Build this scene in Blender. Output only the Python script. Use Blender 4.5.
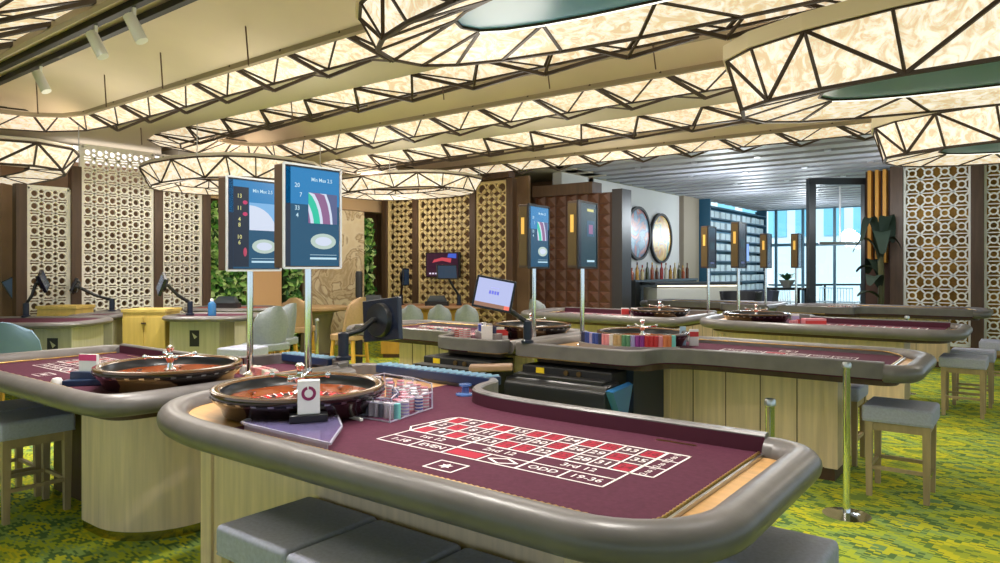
import bpy, bmesh, math, random
from mathutils import Vector, Matrix
random.seed(7)
PI = math.pi
scene = bpy.context.scene
for o in list(bpy.data.objects):
    bpy.data.objects.remove(o)
COL = scene.collection

# ------------------------------------------------------------------ camera
YAW = math.radians(37.2)
cam_d = bpy.data.cameras.new('camera'); cam = bpy.data.objects.new('camera', cam_d); COL.objects.link(cam)
cam.location = (2.011, -2.046, 1.5); cam.rotation_euler = (PI/2, 0, YAW)
cam_d.sensor_width = 36; cam_d.lens = 25.2; cam_d.shift_y = -0.0135
cam_d.clip_start = 0.05; cam_d.clip_end = 200
scene.camera = cam
# ------------------------------------------------------------------ world, exposure, lamps
world = bpy.data.worlds.new('world'); scene.world = world; world.use_nodes = True
wn = world.node_tree.nodes; bg = wn['Background']
bg.inputs[0].default_value = (0.70, 0.86, 1.0, 1); bg.inputs[1].default_value = 1.0
vs = scene.view_settings
vs.view_transform = 'Standard'; vs.look = 'None'; vs.gamma = 1; vs.use_curve_mapping = False; vs.exposure = 0.15

def lamp(kind, name, loc, energy, color, size=0.3, rot=(0, 0, 0), spot=None):
    d = bpy.data.lights.new(name, kind); d.energy = energy; d.color = color
    if kind == 'AREA':
        d.shape = 'RECTANGLE'; d.size = size[0]; d.size_y = size[1]
    elif kind != 'SUN':
        d.shadow_soft_size = size
    if spot:
        d.spot_size = math.radians(spot); d.spot_blend = 0.6
    o = bpy.data.objects.new(name, d); o.location = loc; o.rotation_euler = rot; COL.objects.link(o)
    return o
WARM = (1.0, 0.94, 0.86)
for i, (x, y, e) in enumerate([(-.7, .0, 60), (.6, .1, 60), (-2.2, 0, 60), (-3.2, .1, 50), (.6, 3.4, 70), (-.8, 3.4, 60), (-2.6, 3.4, 60),
                               (-5.0, 2.5, 90), (-6.8, 1.4, 120), (-7.0, 3.6, 120), (-6.4, 5.6, 100), (-.8, 6.6, 80), (.9, 6.8, 70), (-3.2, 6.6, 80),
                               (2.3, 3.6, 90), (2.6, 6.5, 90), (-7.6, 6.6, 80), (2.2, 1.4, 60), (-1.0, 10.2, 70)]):
    lamp('SPOT', 'ceiling_spot', (x, y, 3.2), e*2.5, WARM, 0.12, (0, 0, 0), 115)

for i, (x, y, z, e) in enumerate([(-1.2, -1.2, 2.5, 26), (1.6, .6, 2.4, 22), (-3.4, 1.6, 2.4, 30), (-.8, 1.7, 2.4, 26), (-5.4, 1.2, 2.45, 30), (-2.8, 4.9, 2.4, 30),
                               (.2, 4.9, 2.4, 30), (-5.4, 5.0, 2.5, 34), (-7.4, 3.2, 2.4, 24), (-3.0, 7.6, 2.5, 30), (2.4, 5.4, 2.4, 24), (-7.4, 7.2, 2.5, 22)]):
    lamp('POINT', 'ceiling_fill', (x, y, z), e*.85, (1.0, .93, .83), 0.35)  # added unseen point lamps below the lanterns to brighten the ceiling
for x, y, e in ((-2.6, 10.9, 80), (-3.2, 14.6, 90), (-2.8, 18.2, 90), (.2, 10.6, 34)):
    lamp('POINT', 'bar_fill', (x, y, 2.5), e, (.86, .94, 1.0), 0.3)  # unseen lamps added to lighten the bar zone and slats

# ------------------------------------------------------------------ materials
MATS = {}
def mat(name, color=(.5, .5, .5), rough=.5, metal=0.0, noise=None, emis=None, estr=1.0, alpha=None, trans=None, bump=None, spec=None, coat=None):
    if name in MATS: return MATS[name]
    m = bpy.data.materials.new(name); m.use_nodes = True; nt = m.node_tree
    b = nt.nodes['Principled BSDF']
    b.inputs['Base Color'].default_value = (*color, 1); b.inputs['Roughness'].default_value = rough; b.inputs['Metallic'].default_value = metal
    if spec is not None: b.inputs['Specular IOR Level'].default_value = spec
    if coat: b.inputs['Coat Weight'].default_value = coat
    if noise:                                   # (scale vec, amount)
        sc, amt = noise
        tc = nt.nodes.new('ShaderNodeTexCoord'); mp = nt.nodes.new('ShaderNodeMapping')
        mp.inputs['Scale'].default_value = sc if not isinstance(sc, (int, float)) else (sc, sc, sc)
        nz = nt.nodes.new('ShaderNodeTexNoise'); nz.inputs['Scale'].default_value = 1.0; nz.inputs['Detail'].default_value = 4
        rp = nt.nodes.new('ShaderNodeValToRGB')
        rp.color_ramp.elements[0].position = .3; rp.color_ramp.elements[1].position = .7
        rp.color_ramp.elements[0].color = (*[c*(1-amt) for c in color], 1); rp.color_ramp.elements[1].color = (*[min(1, c*(1+amt)) for c in color], 1)
        nt.links.new(tc.outputs['Object'], mp.inputs['Vector']); nt.links.new(mp.outputs[0], nz.inputs['Vector'])
        nt.links.new(nz.outputs['Fac'], rp.inputs['Fac']); nt.links.new(rp.outputs[0], b.inputs['Base Color'])
        if bump:
            bp = nt.nodes.new('ShaderNodeBump'); bp.inputs['Strength'].default_value = bump; bp.inputs['Distance'].default_value = .01
            nt.links.new(nz.outputs['Fac'], bp.inputs['Height']); nt.links.new(bp.outputs[0], b.inputs['Normal'])
    if emis:
        b.inputs['Emission Color'].default_value = (*emis, 1); b.inputs['Emission Strength'].default_value = estr
    if trans is not None:
        b.inputs['Transmission Weight'].default_value = trans
        b.inputs['IOR'].default_value = 1.1
    if alpha is not None:
        b.inputs['Alpha'].default_value = alpha
    MATS[name] = m
    return m
def srgb(r, g, b):
    f = lambda c: ((c/255)/12.92 if c <= 10 else (((c/255)+.055)/1.055)**2.4)
    return (f(r), f(g), f(b))

LEATHER = mat('taupe_leather', srgb(108, 104, 105), .34, noise=(9, .12), bump=.15)
FELT = mat('plum_felt', srgb(86, 42, 62), .85, noise=(60, .12), spec=.2)
FELTWALL = mat('plum_felt_wall', srgb(82, 40, 56), .85, spec=.2)
WOOD = mat('pale_oak', srgb(226, 202, 170), .5, noise=((26, 26, 1.6), .14))
WOODG = mat('grey_oak', srgb(176, 172, 146), .5, noise=((26, 26, 1.6), .12))
DECK = mat('tan_wood', srgb(206, 160, 104), .4, noise=((4, 30, 4), .15))
BRASS = mat('brass', srgb(205, 170, 105), .3, 1.0)
KICK = mat('brass_kick', srgb(190, 175, 110), .22, 1.0)
CHROME = mat('chrome', (.8, .82, .84), .12, 1.0)
STEEL = mat('brushed_steel', (.55, .57, .6), .3, 1.0)
BLACK = mat('black_plastic', (.008, .009, .012), .3)
BLACKM = mat('black_matte', (.012, .012, .014), .6)
NAVY = mat('navy_plastic', srgb(28, 48, 84), .3)
BLUEP = mat('blue_plastic', srgb(50, 110, 165), .2)
YELLOW = mat('yellow_sticker', srgb(240, 205, 30), .6)
WHITE = mat('white_card', (.85, .85, .86), .5)
WHITEL = mat('layout_white', (.86, .80, .82), .8)
REDT = mat('layout_numeral_red', srgb(120, 16, 40), .8)
REDL = mat('layout_red', srgb(172, 14, 52), .8)
BLACKL = mat('layout_black', srgb(76, 36, 54), .8)
PINKC = mat('pink_card', srgb(222, 70, 130), .5)
MAROON = mat('maroon_print', srgb(140, 40, 90), .5)
STOOLF = mat('stool_fabric', srgb(168, 172, 194), .85, noise=(70, .1), bump=.08)
STOOLW = mat('stool_oak', srgb(168, 148, 112), .55, noise=((20, 20, 3), .15))
CHAIRF = mat('chair_fabric', srgb(138, 146, 152), .8, noise=(40, .08))
CHAIRB = mat('tan_fabric', srgb(170, 140, 104), .8, noise=(40, .08))
HONEY = mat('honey_wood', srgb(206, 160, 66), .55, noise=((3, 18, 3), .12))
BOWL = mat('dark_mahogany', srgb(28, 14, 12), .15, noise=((6, 6, 20), .3), coat=.6)
TRACK = mat('orange_wood', srgb(124, 58, 24), .2, noise=(14, .25), coat=.5)
RIMW = mat('brown_lip', srgb(92, 62, 34), .18, coat=.6)
WBLACK = mat('pocket_black', (.01, .01, .012), .3)
WRED = mat('pocket_red', srgb(210, 30, 36), .3)
GREENP = mat('pocket_green', srgb(20, 130, 60), .3)
DKWOOD = mat('dark_timber', srgb(80, 58, 42), .5, noise=((20, 20, 2), .2))
BRONZE = mat('bronze_panel', srgb(112, 90, 58), .35, .6)
BROWNW = mat('brown_wall', srgb(70, 44, 34), .6)
BROWNT = mat('brown_tile', srgb(88, 54, 40), .5, noise=(7, .15))
CLOUD = mat('ceiling_plaster', srgb(204, 188, 170), .8, noise=(1.2, .05))
SOFFIT = mat('ceiling_soffit', srgb(192, 182, 164), .8)
LIP = mat('ceiling_lip', srgb(150, 136, 114), .7)
SLAT = mat('slat_grey', srgb(160, 162, 172), .5)
SLATB = mat('slat_backing', srgb(70, 70, 76), .8)
BARS = mat('frame_bronze', srgb(54, 40, 26), .5, .2)
PLATEB = mat('pod_plate', srgb(104, 158, 196), .3)
CREAM = mat('cream_cornice', srgb(224, 212, 186), .7)
LATC = mat('lattice_cream', srgb(240, 236, 226), .5)
LATG = mat('lattice_gold', srgb(228, 204, 150), .5)
BEIGE = mat('beige_wall', srgb(196, 166, 130), .8)
TAN = mat('tan_wall', srgb(150, 118, 88), .8)
GOLDB = mat('gold_backing', srgb(172, 128, 48), .6, noise=(2.2, .6))
BROWNBK = mat('brown_backing', srgb(140, 112, 88), .8, noise=(1.3, .35))
WALLW = mat('white_wall', srgb(205, 205, 205), .8)
GLASS = None
def glassmat(name, color, mixf, rough=.02):
    m = bpy.data.materials.new(name); m.use_nodes = True; nt = m.node_tree; nt.nodes.clear()
    out = nt.nodes.new('ShaderNodeOutputMaterial'); mx = nt.nodes.new('ShaderNodeMixShader')
    tr = nt.nodes.new('ShaderNodeBsdfTransparent'); gl = nt.nodes.new('ShaderNodeBsdfGlossy')
    tr.inputs[0].default_value = (*color, 1); gl.inputs['Roughness'].default_value = rough; gl.inputs[0].default_value = (.9, .92, 1, 1)
    mx.inputs[0].default_value = mixf
    nt.links.new(tr.outputs[0], mx.inputs[1]); nt.links.new(gl.outputs[0], mx.inputs[2]); nt.links.new(mx.outputs[0], out.inputs[0])
    return m
GLASS = glassmat('clear_acrylic', (.90, .89, .98), .05)
GLASSE = mat('acrylic_edge', (.72, .72, .86), .2, alpha=.55)
SHEET = mat('tinted_acrylic', srgb(150, 142, 200), .12, alpha=.28)
WINGL = glassmat('window_glass', (.82, .93, .98), .06)

def lantern_mat(name, c1, c2, st):
    m = bpy.data.materials.new(name); m.use_nodes = True; nt = m.node_tree; b = nt.nodes['Principled BSDF']
    b.inputs['Base Color'].default_value = (.42, .38, .31, 1); b.inputs['Roughness'].default_value = .7
    tc = nt.nodes.new('ShaderNodeTexCoord'); nz = nt.nodes.new('ShaderNodeTexNoise'); nz.inputs['Scale'].default_value = 7.0; nz.inputs['Detail'].default_value = 8; nz.inputs['Roughness'].default_value = .7; nz.inputs['Distortion'].default_value = 2.2
    rp = nt.nodes.new('ShaderNodeValToRGB'); rp.color_ramp.elements[0].position = .43; rp.color_ramp.elements[1].position = .57
    rp.color_ramp.elements[0].color = (*c2, 1); rp.color_ramp.elements[1].color = (*c1, 1)
    nt.links.new(tc.outputs['Object'], nz.inputs['Vector']); nt.links.new(nz.outputs['Fac'], rp.inputs['Fac'])
    nt.links.new(rp.outputs[0], b.inputs['Emission Color']); b.inputs['Emission Strength'].default_value = st
    return m
LANT = lantern_mat('lantern_fabric', srgb(255, 244, 222), srgb(212, 182, 138), .84)
LANT2 = lantern_mat('pod_fabric', srgb(255, 246, 228), srgb(214, 186, 144), .84)

def marble_mat():
    m = mat('marble', srgb(206, 186, 156), .35); nt = m.node_tree; b = nt.nodes['Principled BSDF']
    tc = nt.nodes.new('ShaderNodeTexCoord'); vo = nt.nodes.new('ShaderNodeTexNoise'); vo.inputs['Scale'].default_value = 1.6; vo.inputs['Detail'].default_value = 8; vo.inputs['Distortion'].default_value = 2.2
    rp = nt.nodes.new('ShaderNodeValToRGB'); e = rp.color_ramp.elements
    e[0].position = .35; e[0].color = (*srgb(226, 208, 176), 1); e[1].position = .75; e[1].color = (*srgb(214, 196, 166), 1)
    for p, c in ((.46, (232, 218, 190)), (.52, (168, 140, 106)), (.56, (222, 204, 170)), (.64, (190, 166, 130))):
        n = e.new(p); n.color = (*srgb(*c), 1)
    nt.links.new(tc.outputs['Object'], vo.inputs['Vector']); nt.links.new(vo.outputs['Fac'], rp.inputs['Fac']); nt.links.new(rp.outputs[0], b.inputs['Base Color'])
    return m
MARBLE = marble_mat()

def carpet_mat():
    m = mat('carpet_green', srgb(150, 160, 50), .95, spec=.1); nt = m.node_tree; b = nt.nodes['Principled BSDF']; L = nt.links
    N = nt.nodes.new
    tc = N('ShaderNodeTexCoord'); mp = N('ShaderNodeMapping'); mp.inputs['Rotation'].default_value = (0, 0, .12); L.new(tc.outputs['Object'], mp.inputs[0])
    sp = N('ShaderNodeVectorMath'); sp.operation = 'SNAP'; sp.inputs[1].default_value = (.034, .013, 1); L.new(mp.outputs[0], sp.inputs[0])
    sx = N('ShaderNodeSeparateXYZ'); L.new(sp.outputs[0], sx.inputs[0])
    def M(op, a, bb=None):
        n = N('ShaderNodeMath'); n.operation = op
        for i, x in enumerate((a, bb)):
            if x is None: continue
            if isinstance(x, (int, float)): n.inputs[i].default_value = x
            else: L.new(x, n.inputs[i])
        return n.outputs[0]
    px = M('PINGPONG', sx.outputs[0], .36); py = M('PINGPONG', sx.outputs[1], .26)
    d = M('ADD', M('DIVIDE', px, .36), M('DIVIDE', py, .26))
    nz = N('ShaderNodeTexNoise'); nz.inputs['Scale'].default_value = 2.3; nz.inputs['Detail'].default_value = 3; L.new(sp.outputs[0], nz.inputs['Vector'])
    wn_ = N('ShaderNodeTexWhiteNoise'); L.new(sp.outputs[0], wn_.inputs['Vector'])
    t = M('ADD', M('ADD', M('MULTIPLY', d, .44), M('MULTIPLY', M('SUBTRACT', nz.outputs['Fac'], .5), .55)), M('MULTIPLY', wn_.outputs['Value'], .15))
    rp = N('ShaderNodeValToRGB'); rp.color_ramp.interpolation = 'CONSTANT'; e = rp.color_ramp.elements
    cols = [(0, (120, 142, 66)), (.16, (168, 180, 62)), (.27, (204, 200, 52)), (.37, (106, 134, 64)), (.46, (174, 188, 64)), (.57, (142, 168, 90)), (.66, (90, 120, 70)), (.75, (190, 194, 58)), (.88, (114, 148, 96))]
    e[0].position = 0; e[0].color = (*srgb(*cols[0][1]), 1); e[1].position = cols[1][0]; e[1].color = (*srgb(*cols[1][1]), 1)
    for p, c in cols[2:]:
        n = e.new(p); n.color = (*srgb(*c), 1)
    L.new(t, rp.inputs['Fac']); L.new(rp.outputs[0], b.inputs['Base Color'])
    return m
CARPET = carpet_mat()

# ------------------------------------------------------------------ mesh builder
_txt = {}
def text_data(s):
    if s in _txt: return _txt[s]
    cu = bpy.data.curves.new('t', 'FONT'); cu.body = s; cu.size = 1; cu.align_x = 'CENTER'; cu.align_y = 'CENTER'; cu.resolution_u = 2; cu.offset = .012
    o = bpy.data.objects.new('t', cu); COL.objects.link(o)
    bpy.context.view_layer.update()
    me = bpy.data.meshes.new_from_object(o.evaluated_get(bpy.context.evaluated_depsgraph_get()))
    r = ([v.co.copy() for v in me.vertices], [list(p.vertices) for p in me.polygons])
    bpy.data.objects.remove(o); bpy.data.curves.remove(cu); bpy.data.meshes.remove(me)
    _txt[s] = r
    return r

ORG = {}
class MB:
    def __init__(s, f=None): s.v = []; s.f = []; s.m = []; s.map = f; s.cur = 0; s.mats = []
    def use(s, m):
        if m not in s.mats: s.mats.append(m)
        s.cur = s.mats.index(m); return s
    def add(s, vs, fs):
        n = len(s.v); s.v += [Vector(v) for v in vs]
        for f in fs: s.f.append([i+n for i in f]); s.m.append(s.cur)
        return s
    def box(s, c, d, rz=0, taper=1.0):
        x, y, z = d[0]/2, d[1]/2, d[2]/2; ca, sa = math.cos(rz), math.sin(rz); vs = []
        for sz in (-1, 1):
            k = taper if sz < 0 else 1
            for sx, sy in ((-1, -1), (1, -1), (1, 1), (-1, 1)):
                a, b = sx*x*k, sy*y*k
                vs.append((c[0]+a*ca-b*sa, c[1]+a*sa+b*ca, c[2]+sz*z))
        return s.add(vs, [(0, 3, 2, 1), (4, 5, 6, 7), (0, 1, 5, 4), (1, 2, 6, 5), (2, 3, 7, 6), (3, 0, 4, 7)])
    def prism(s, pts, z0, z1):
        n = len(pts)
        vs = [(p[0], p[1], z0) for p in pts]+[(p[0], p[1], z1) for p in pts]
        return s.add(vs, [list(range(n))[::-1], list(range(n, 2*n))]+[(i, (i+1) % n, n+(i+1) % n, n+i) for i in range(n)])
    def bar(s, p, q, w, h=None, n=4):
        p, q = Vector(p), Vector(q); d = (q-p)
        if d.length < 1e-6: return s
        d.normalize(); up = Vector((0, 0, 1)) if abs(d.z) < .95 else Vector((1, 0, 0))
        a = d.cross(up).normalized(); b = a.cross(d).normalized(); h = h or w; vs = []
        for e in (p, q):
            for k in range(n):
                t = 2*PI*(k+.5)/n; r = .7071 if n == 4 else .5
                vs.append(e+a*(math.cos(t)*w*r)+b*(math.sin(t)*h*r))
        return s.add(vs, [list(range(n))[::-1], list(range(n, 2*n))]+[(i, (i+1) % n, n+(i+1) % n, n+i) for i in range(n)])
    def tube(s, path, r, n=8, closed=False):
        return s.sweep3(path, [(r*math.cos(2*PI*k/n), r*math.sin(2*PI*k/n)) for k in range(n)], closed)
    def sweep3(s, path, prof, closed=False):
        P = [Vector(p) for p in path]; m = len(P); n = len(prof); vs = []; prev = None
        for i in range(m):
            a = P[(i-1) % m] if (i or closed) else P[i]; b = P[(i+1) % m] if (i < m-1 or closed) else P[i]
            d = (b-a).normalized(); up = Vector((0, 0, 1)) if abs(d.z) < .9 else Vector((1, 0, 0))
            x = d.cross(up).normalized()
            if prev and x.dot(prev) < 0: x = -x
            prev = x; y = x.cross(d).normalized()
            for (u, w) in prof: vs.append(P[i]+x*u+y*w)
        fs = []
        for i in range(m if closed else m-1):
            j = (i+1) % m
            for k in range(n):
                l = (k+1) % n; fs.append((i*n+k, i*n+l, j*n+l, j*n+k))
        if not closed: fs += [list(range(n))[::-1], [(m-1)*n+k for k in range(n)]]
        return s.add(vs, fs)
    def lathe(s, prof, c=(0, 0, 0), n=32, mats=None, cap=True):
        m = len(prof); vs = []
        for (r, z) in prof:
            for k in range(n):
                t = 2*PI*k/n; vs.append((c[0]+r*math.cos(t), c[1]+r*math.sin(t), c[2]+z))
        base = len(s.v); s.v += [Vector(v) for v in vs]
        for i in range(m-1):
            if mats: s.use(mats[i])
            for k in range(n):
                l = (k+1) % n; s.f.append([base+i*n+k, base+i*n+l, base+(i+1)*n+l, base+(i+1)*n+k]); s.m.append(s.cur)
        if cap:
            if prof[0][0] > 1e-4: s.f.append([base+k for k in range(n)][::-1]); s.m.append(s.cur)
            if prof[-1][0] > 1e-4: s.f.append([base+(m-1)*n+k for k in range(n)]); s.m.append(s.cur)
        return s
    def text(s, t, o, xd, yd, size):
        vs, fs = text_data(t); o, xd, yd = Vector(o), Vector(xd), Vector(yd)
        return s.add([o+xd*(v.x*size)+yd*(v.y*size) for v in vs], fs)
    def quad(s, *p): return s.add(p, [tuple(range(len(p)))])
    def build(s, name, m=None, parent=None, smooth=False, bevel=0, kind=None):
        me = bpy.data.meshes.new(name)
        org = ORG.get(parent.name, Vector((0, 0, 0))) if parent else Vector((0, 0, 0))
        vs = [(s.map(v) if s.map else v)-org for v in s.v]
        me.from_pydata(vs, [], s.f)
        for x in (s.mats or [m]): me.materials.append(x)
        if s.mats:
            for p, k in zip(me.polygons, s.m): p.material_index = k
        bm = bmesh.new(); bm.from_mesh(me)
        bmesh.ops.remove_doubles(bm, verts=bm.verts, dist=1e-6)
        bmesh.ops.recalc_face_normals(bm, faces=bm.faces)
        if smooth:
            for f in bm.faces: f.smooth = True
            for e in bm.edges:
                if len(e.link_faces) == 2 and e.calc_face_angle(0) > math.radians(40): e.smooth = False
        bm.to_mesh(me); bm.free()
        o = bpy.data.objects.new(name, me); COL.objects.link(o)
        if parent: o.parent = parent; ORG[o.name] = org
        if bevel:
            b = o.modifiers.new('bevel', 'BEVEL'); b.width = bevel; b.segments = 3; b.limit_method = 'ANGLE'; b.angle_limit = math.radians(50)
            if smooth is not None:
                for p in me.polygons: p.use_smooth = True
                b.harden_normals = True
        if kind: o['kind'] = kind
        return o

def thing(name, label, cat, loc=(0, 0, 0), rz=0, group=None):
    o = bpy.data.objects.new(name, None); o.empty_display_size = .1; COL.objects.link(o)
    o.location = loc; o.rotation_euler = (0, 0, rz); o['label'] = label; o['category'] = cat; ORG[o.name] = Vector(loc)
    if group: o['group'] = group
    return o
def tag(o, label, cat, group=None, kind=None):
    o['label'] = label; o['category'] = cat
    if group: o['group'] = group
    if kind: o['kind'] = kind
    return o
def copy_tree(o, parent=None):
    c = o.copy(); COL.objects.link(c)
    if parent: c.parent = parent
    for ch in list(o.children): copy_tree(ch, c)
    return c
def dup(src, loc, rz=0, label=None, group=None):
    c = copy_tree(src); c.location = loc; c.rotation_euler = (0, 0, rz)
    if label: c['label'] = label
    if group: c['group'] = group
    return c
def struct(mb, name, m, **k):
    o = mb.build(name, m, **k); o['kind'] = 'structure'; return o
def arc(c, r, a0, a1, n):
    return [(c[0]+r*math.cos(math.radians(a0+(a1-a0)*i/n)), c[1]+r*math.sin(math.radians(a0+(a1-a0)*i/n))) for i in range(n+1)]
def smoothpath(P, it=2):
    for _ in range(it):
        Q = [P[0]]
        for a, b in zip(P, P[1:]):
            Q += [tuple(.75*x+.25*y for x, y in zip(a, b)), tuple(.25*x+.75*y for x, y in zip(a, b))]
        P = Q+[P[-1]]
    return P
def offset(P, d):
    R = []
    for i, p in enumerate(P):
        a = Vector(P[max(0, i-1)]); b = Vector(P[min(len(P)-1, i+1)]); t = (b-a).normalized()
        R.append((p[0]-t.y*d, p[1]+t.x*d))
    return R

# view helper: a point seen at pixel (px, py) at distance Y along the view axis
CAMP = Vector((2.011, -2.046, 1.5)); RV = Vector((math.cos(YAW), math.sin(YAW), 0)); FV = Vector((-math.sin(YAW), math.cos(YAW), 0))
def at(px, py, Y):
    return CAMP+RV*((px-500)/700*Y)+FV*Y+Vector((0, 0, -(py-268)/700*Y))
def flat(px, Y, z=0.0):
    p = at(px, 268, Y); return (p.x, p.y, z)

# ================================================================== SETTING
struct(MB().box((0, 5, -.05), (50, 50, .1)), 'floor', CARPET)
struct(MB().box((-2, 6, 4.1), (26, 34, .2)), 'ceiling', SOFFIT)
# outer left wall behind the screens, far walls
struct(MB().box((-11.2, 3, 2), (.2, 22, 4)), 'wall_left', BEIGE)
struct(MB().box((-8.2, 10.2, 2), (6.4, .2, 4)), 'wall_back', TAN)
struct(MB().box((-5.10, 12.35, 1.65), (.2, 6.5, 3.3)), 'wall_bar', WALLW)

# --- floating ceiling panels and the lit troughs round them
def stadium(v0, v1, uL, uR, n, mth):
    c = (uL+(v1-v0)/2, (v0+v1)/2); r = (v1-v0)/2
    P = [(uR+(c[0]-uR)*i/n, v0) for i in range(n)]
    P += [(c[0]-r*math.sin(PI*i/mth), c[1]-r*math.cos(PI*i/mth)) for i in range(mth+1)]
    P += [(uR+(c[0]-uR)*i/n, v1) for i in range(n-1, -1, -1)]
    return P
def panel(inner, z, crown, name):
    m = MB(); n = len(inner); half = n//2
    rows = []
    for i in range(half+1):
        a = inner[i]; b = inner[n-1-i]; row = []
        for k in range(9):
            t = k/8; q = math.sin(PI*t)
            row.append((a[0]+(b[0]-a[0])*t, a[1]+(b[1]-a[1])*t, z+crown*q))
        rows.append(row)
    m.use(CLOUD)
    for r0, r1 in zip(rows, rows[1:]):
        for k in range(8): m.quad(r0[k], r0[k+1], r1[k+1], r1[k])
    m.use(LIP)                                  # turned-down lip
    P = inner
    for a, b in zip(P, P[1:]):
        m.quad((*a, z-.045), (*b, z-.045), (*b, z+.10), (*a, z+.10))
    I2 = offset(P, .05)
    for k in range(n-1):
        m.quad((*P[k], z-.045), (*P[k+1], z-.045), (*I2[k+1], z-.045), (*I2[k], z-.045))
    for k in range(n-1):
        m.quad((*I2[k], z-.045), (*I2[k+1], z-.045), (*I2[k+1], z+.02), (*I2[k], z+.02))
    o = m.build(name, None, smooth=True); o['kind'] = 'structure'; return o
def trough(inner, outer, z, rise, label):
    root = thing('light_trough', label, 'ceiling light', (inner[0][0], inner[0][1], z), 0)
    fb = MB(); fr = MB(); n = len(inner)
    mid = [((a[0]*.42+b[0]*.58), (a[1]*.42+b[1]*.58)) for a, b in zip(inner, outer)]
    hm = [((mid[i][0]+mid[i+1][0])/2, (mid[i][1]+mid[i+1][1])/2, z+rise) for i in range(n-1)]
    for row in (inner, outer):
        R = [(p[0], p[1], z+.02) for p in row]
        for i in range(n-1):
            fb.quad(R[i], R[i+1], hm[i])
            fr.bar(R[i], R[i+1], .022); fr.bar(R[i], hm[i], .024); fr.bar(R[i+1], hm[i], .016)
            if i < n-2:
                fb.quad(R[i+1], hm[i+1], hm[i])
    for i in range(n-2): fr.bar(hm[i], hm[i+1], .022)
    # open web of bars hung just under the fabric
    for i in range(n-1):
        a = Vector((*inner[i], z+.0)); b = Vector((*outer[i], z+.0)); c = Vector((*inner[i+1], z)); d = Vector((*outer[i+1], z))
        q = Vector(((mid[i][0]+mid[i+1][0])/2, (mid[i][1]+mid[i+1][1])/2, z+rise-.07))
        if (d-b).length < .35 or (c-a).length < .35: continue
        fr.bar(a, q, .028); fr.bar(q, d, .028)
        fr.bar(b, q, .018)
    fb.build('fabric', LANT, root); fr.build('web_frame', BARS, root)
    return root
NS, NM = 13, 6
ZC = 3.3
i1 = stadium(.1, 1.45, -7.3, 3.0, NS, NM); o1 = stadium(-.75, 2.1, -8.7, 3.0, NS, NM)
i3 = stadium(3.2, 3.95, -7.0, 3.0, NS, NM); o3 = stadium(2.65, 4.9, -8.5, 3.0, NS, NM)
i5 = stadium(6.6, 7.35, -7.0, 3.0, NS, NM); o5 = stadium(5.55, 8.2, -8.5, 3.0, NS, NM)
for ii in (i1, i3, i5): panel(ii, ZC, .14, 'ceiling')
trough(i1, o1, ZC, -.10, 'nearest long lit trough of triangular frames around the wide ceiling panel at upper left')
trough(i3, o3, ZC, -.10, 'middle long lit trough of triangular frames above the two tall blue screens')
trough(i5, o5, ZC, -.10, 'far long lit trough of triangular frames above the brown tiled wall')
# soffit bands between the troughs, joined at the left
m = MB(); n = len(o1)
def soffit(poly):
    m.use(SOFFIT); m.prism(poly, ZC, ZC+.12)
h = n//2
soffit([(3, 2.1)]+[p for p in o1[::-1] if p[1] >= .675 and p[0] < 3]+[(-8.7, .675), (-9.4, .675), (-9.4, 3.775)]+[p for p in o3[::-1] if p[1] <= 3.775][::1])
soffit([(3, 4.9)]+[p for p in o3[::-1] if p[1] >= 3.775 and p[0] < 3]+[(-9.4, 3.775), (-9.4, 6.875)]+[p for p in o5[::-1] if p[1] <= 6.875])
soffit([(3, 8.2)]+[p for p in o5[::-1] if p[1] >= 6.875 and p[0] < 3]+[(-9.4, 6.875), (-9.4, 10.1), (-4.6, 10.1), (-4.6, 8.45), (3, 8.45)])
soffit([(-9.4, -3), (-9.4, .675), (-8.7, .675)]+[p for p in o1[::-1] if p[1] <= .675]+[(3, -3)])
o = m.build('ceiling', SOFFIT); o['kind'] = 'structure'
# slatted ceiling over the bar
m = MB(); m.use(SLATB); m.box((-.5, 14.9, 3.5), (8.9, 12.6, .05)); m.use(SLAT)
for k in range(21):
    m.box((-.5, 8.6+k*.58, 3.36), (8.9, .34, .12))
struct(m, 'ceiling', None)
for k in range(14):
    u = -3.6+(k % 5)*1.05+(k//5)*.3; v = 9.3+(k//5)*1.7
    r = thing('downlight', 'small round recessed downlight in the slatted ceiling', 'ceiling light', (u, v+.12, 3.28), 0, 'downlights in the slatted ceiling')
    MB().lathe([(.05, .0), (.05, .03), (.035, .03)], (u, v+.12, 3.275), 12).build('rim', STEEL, r)
    MB().lathe([(.034, .0), (.034, .012)], (u, v+.12, 3.285), 12).build('lens', mat('downlight_glow', (1, .9, .7), .5, emis=(1, .88, .68), estr=6), r)

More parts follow.
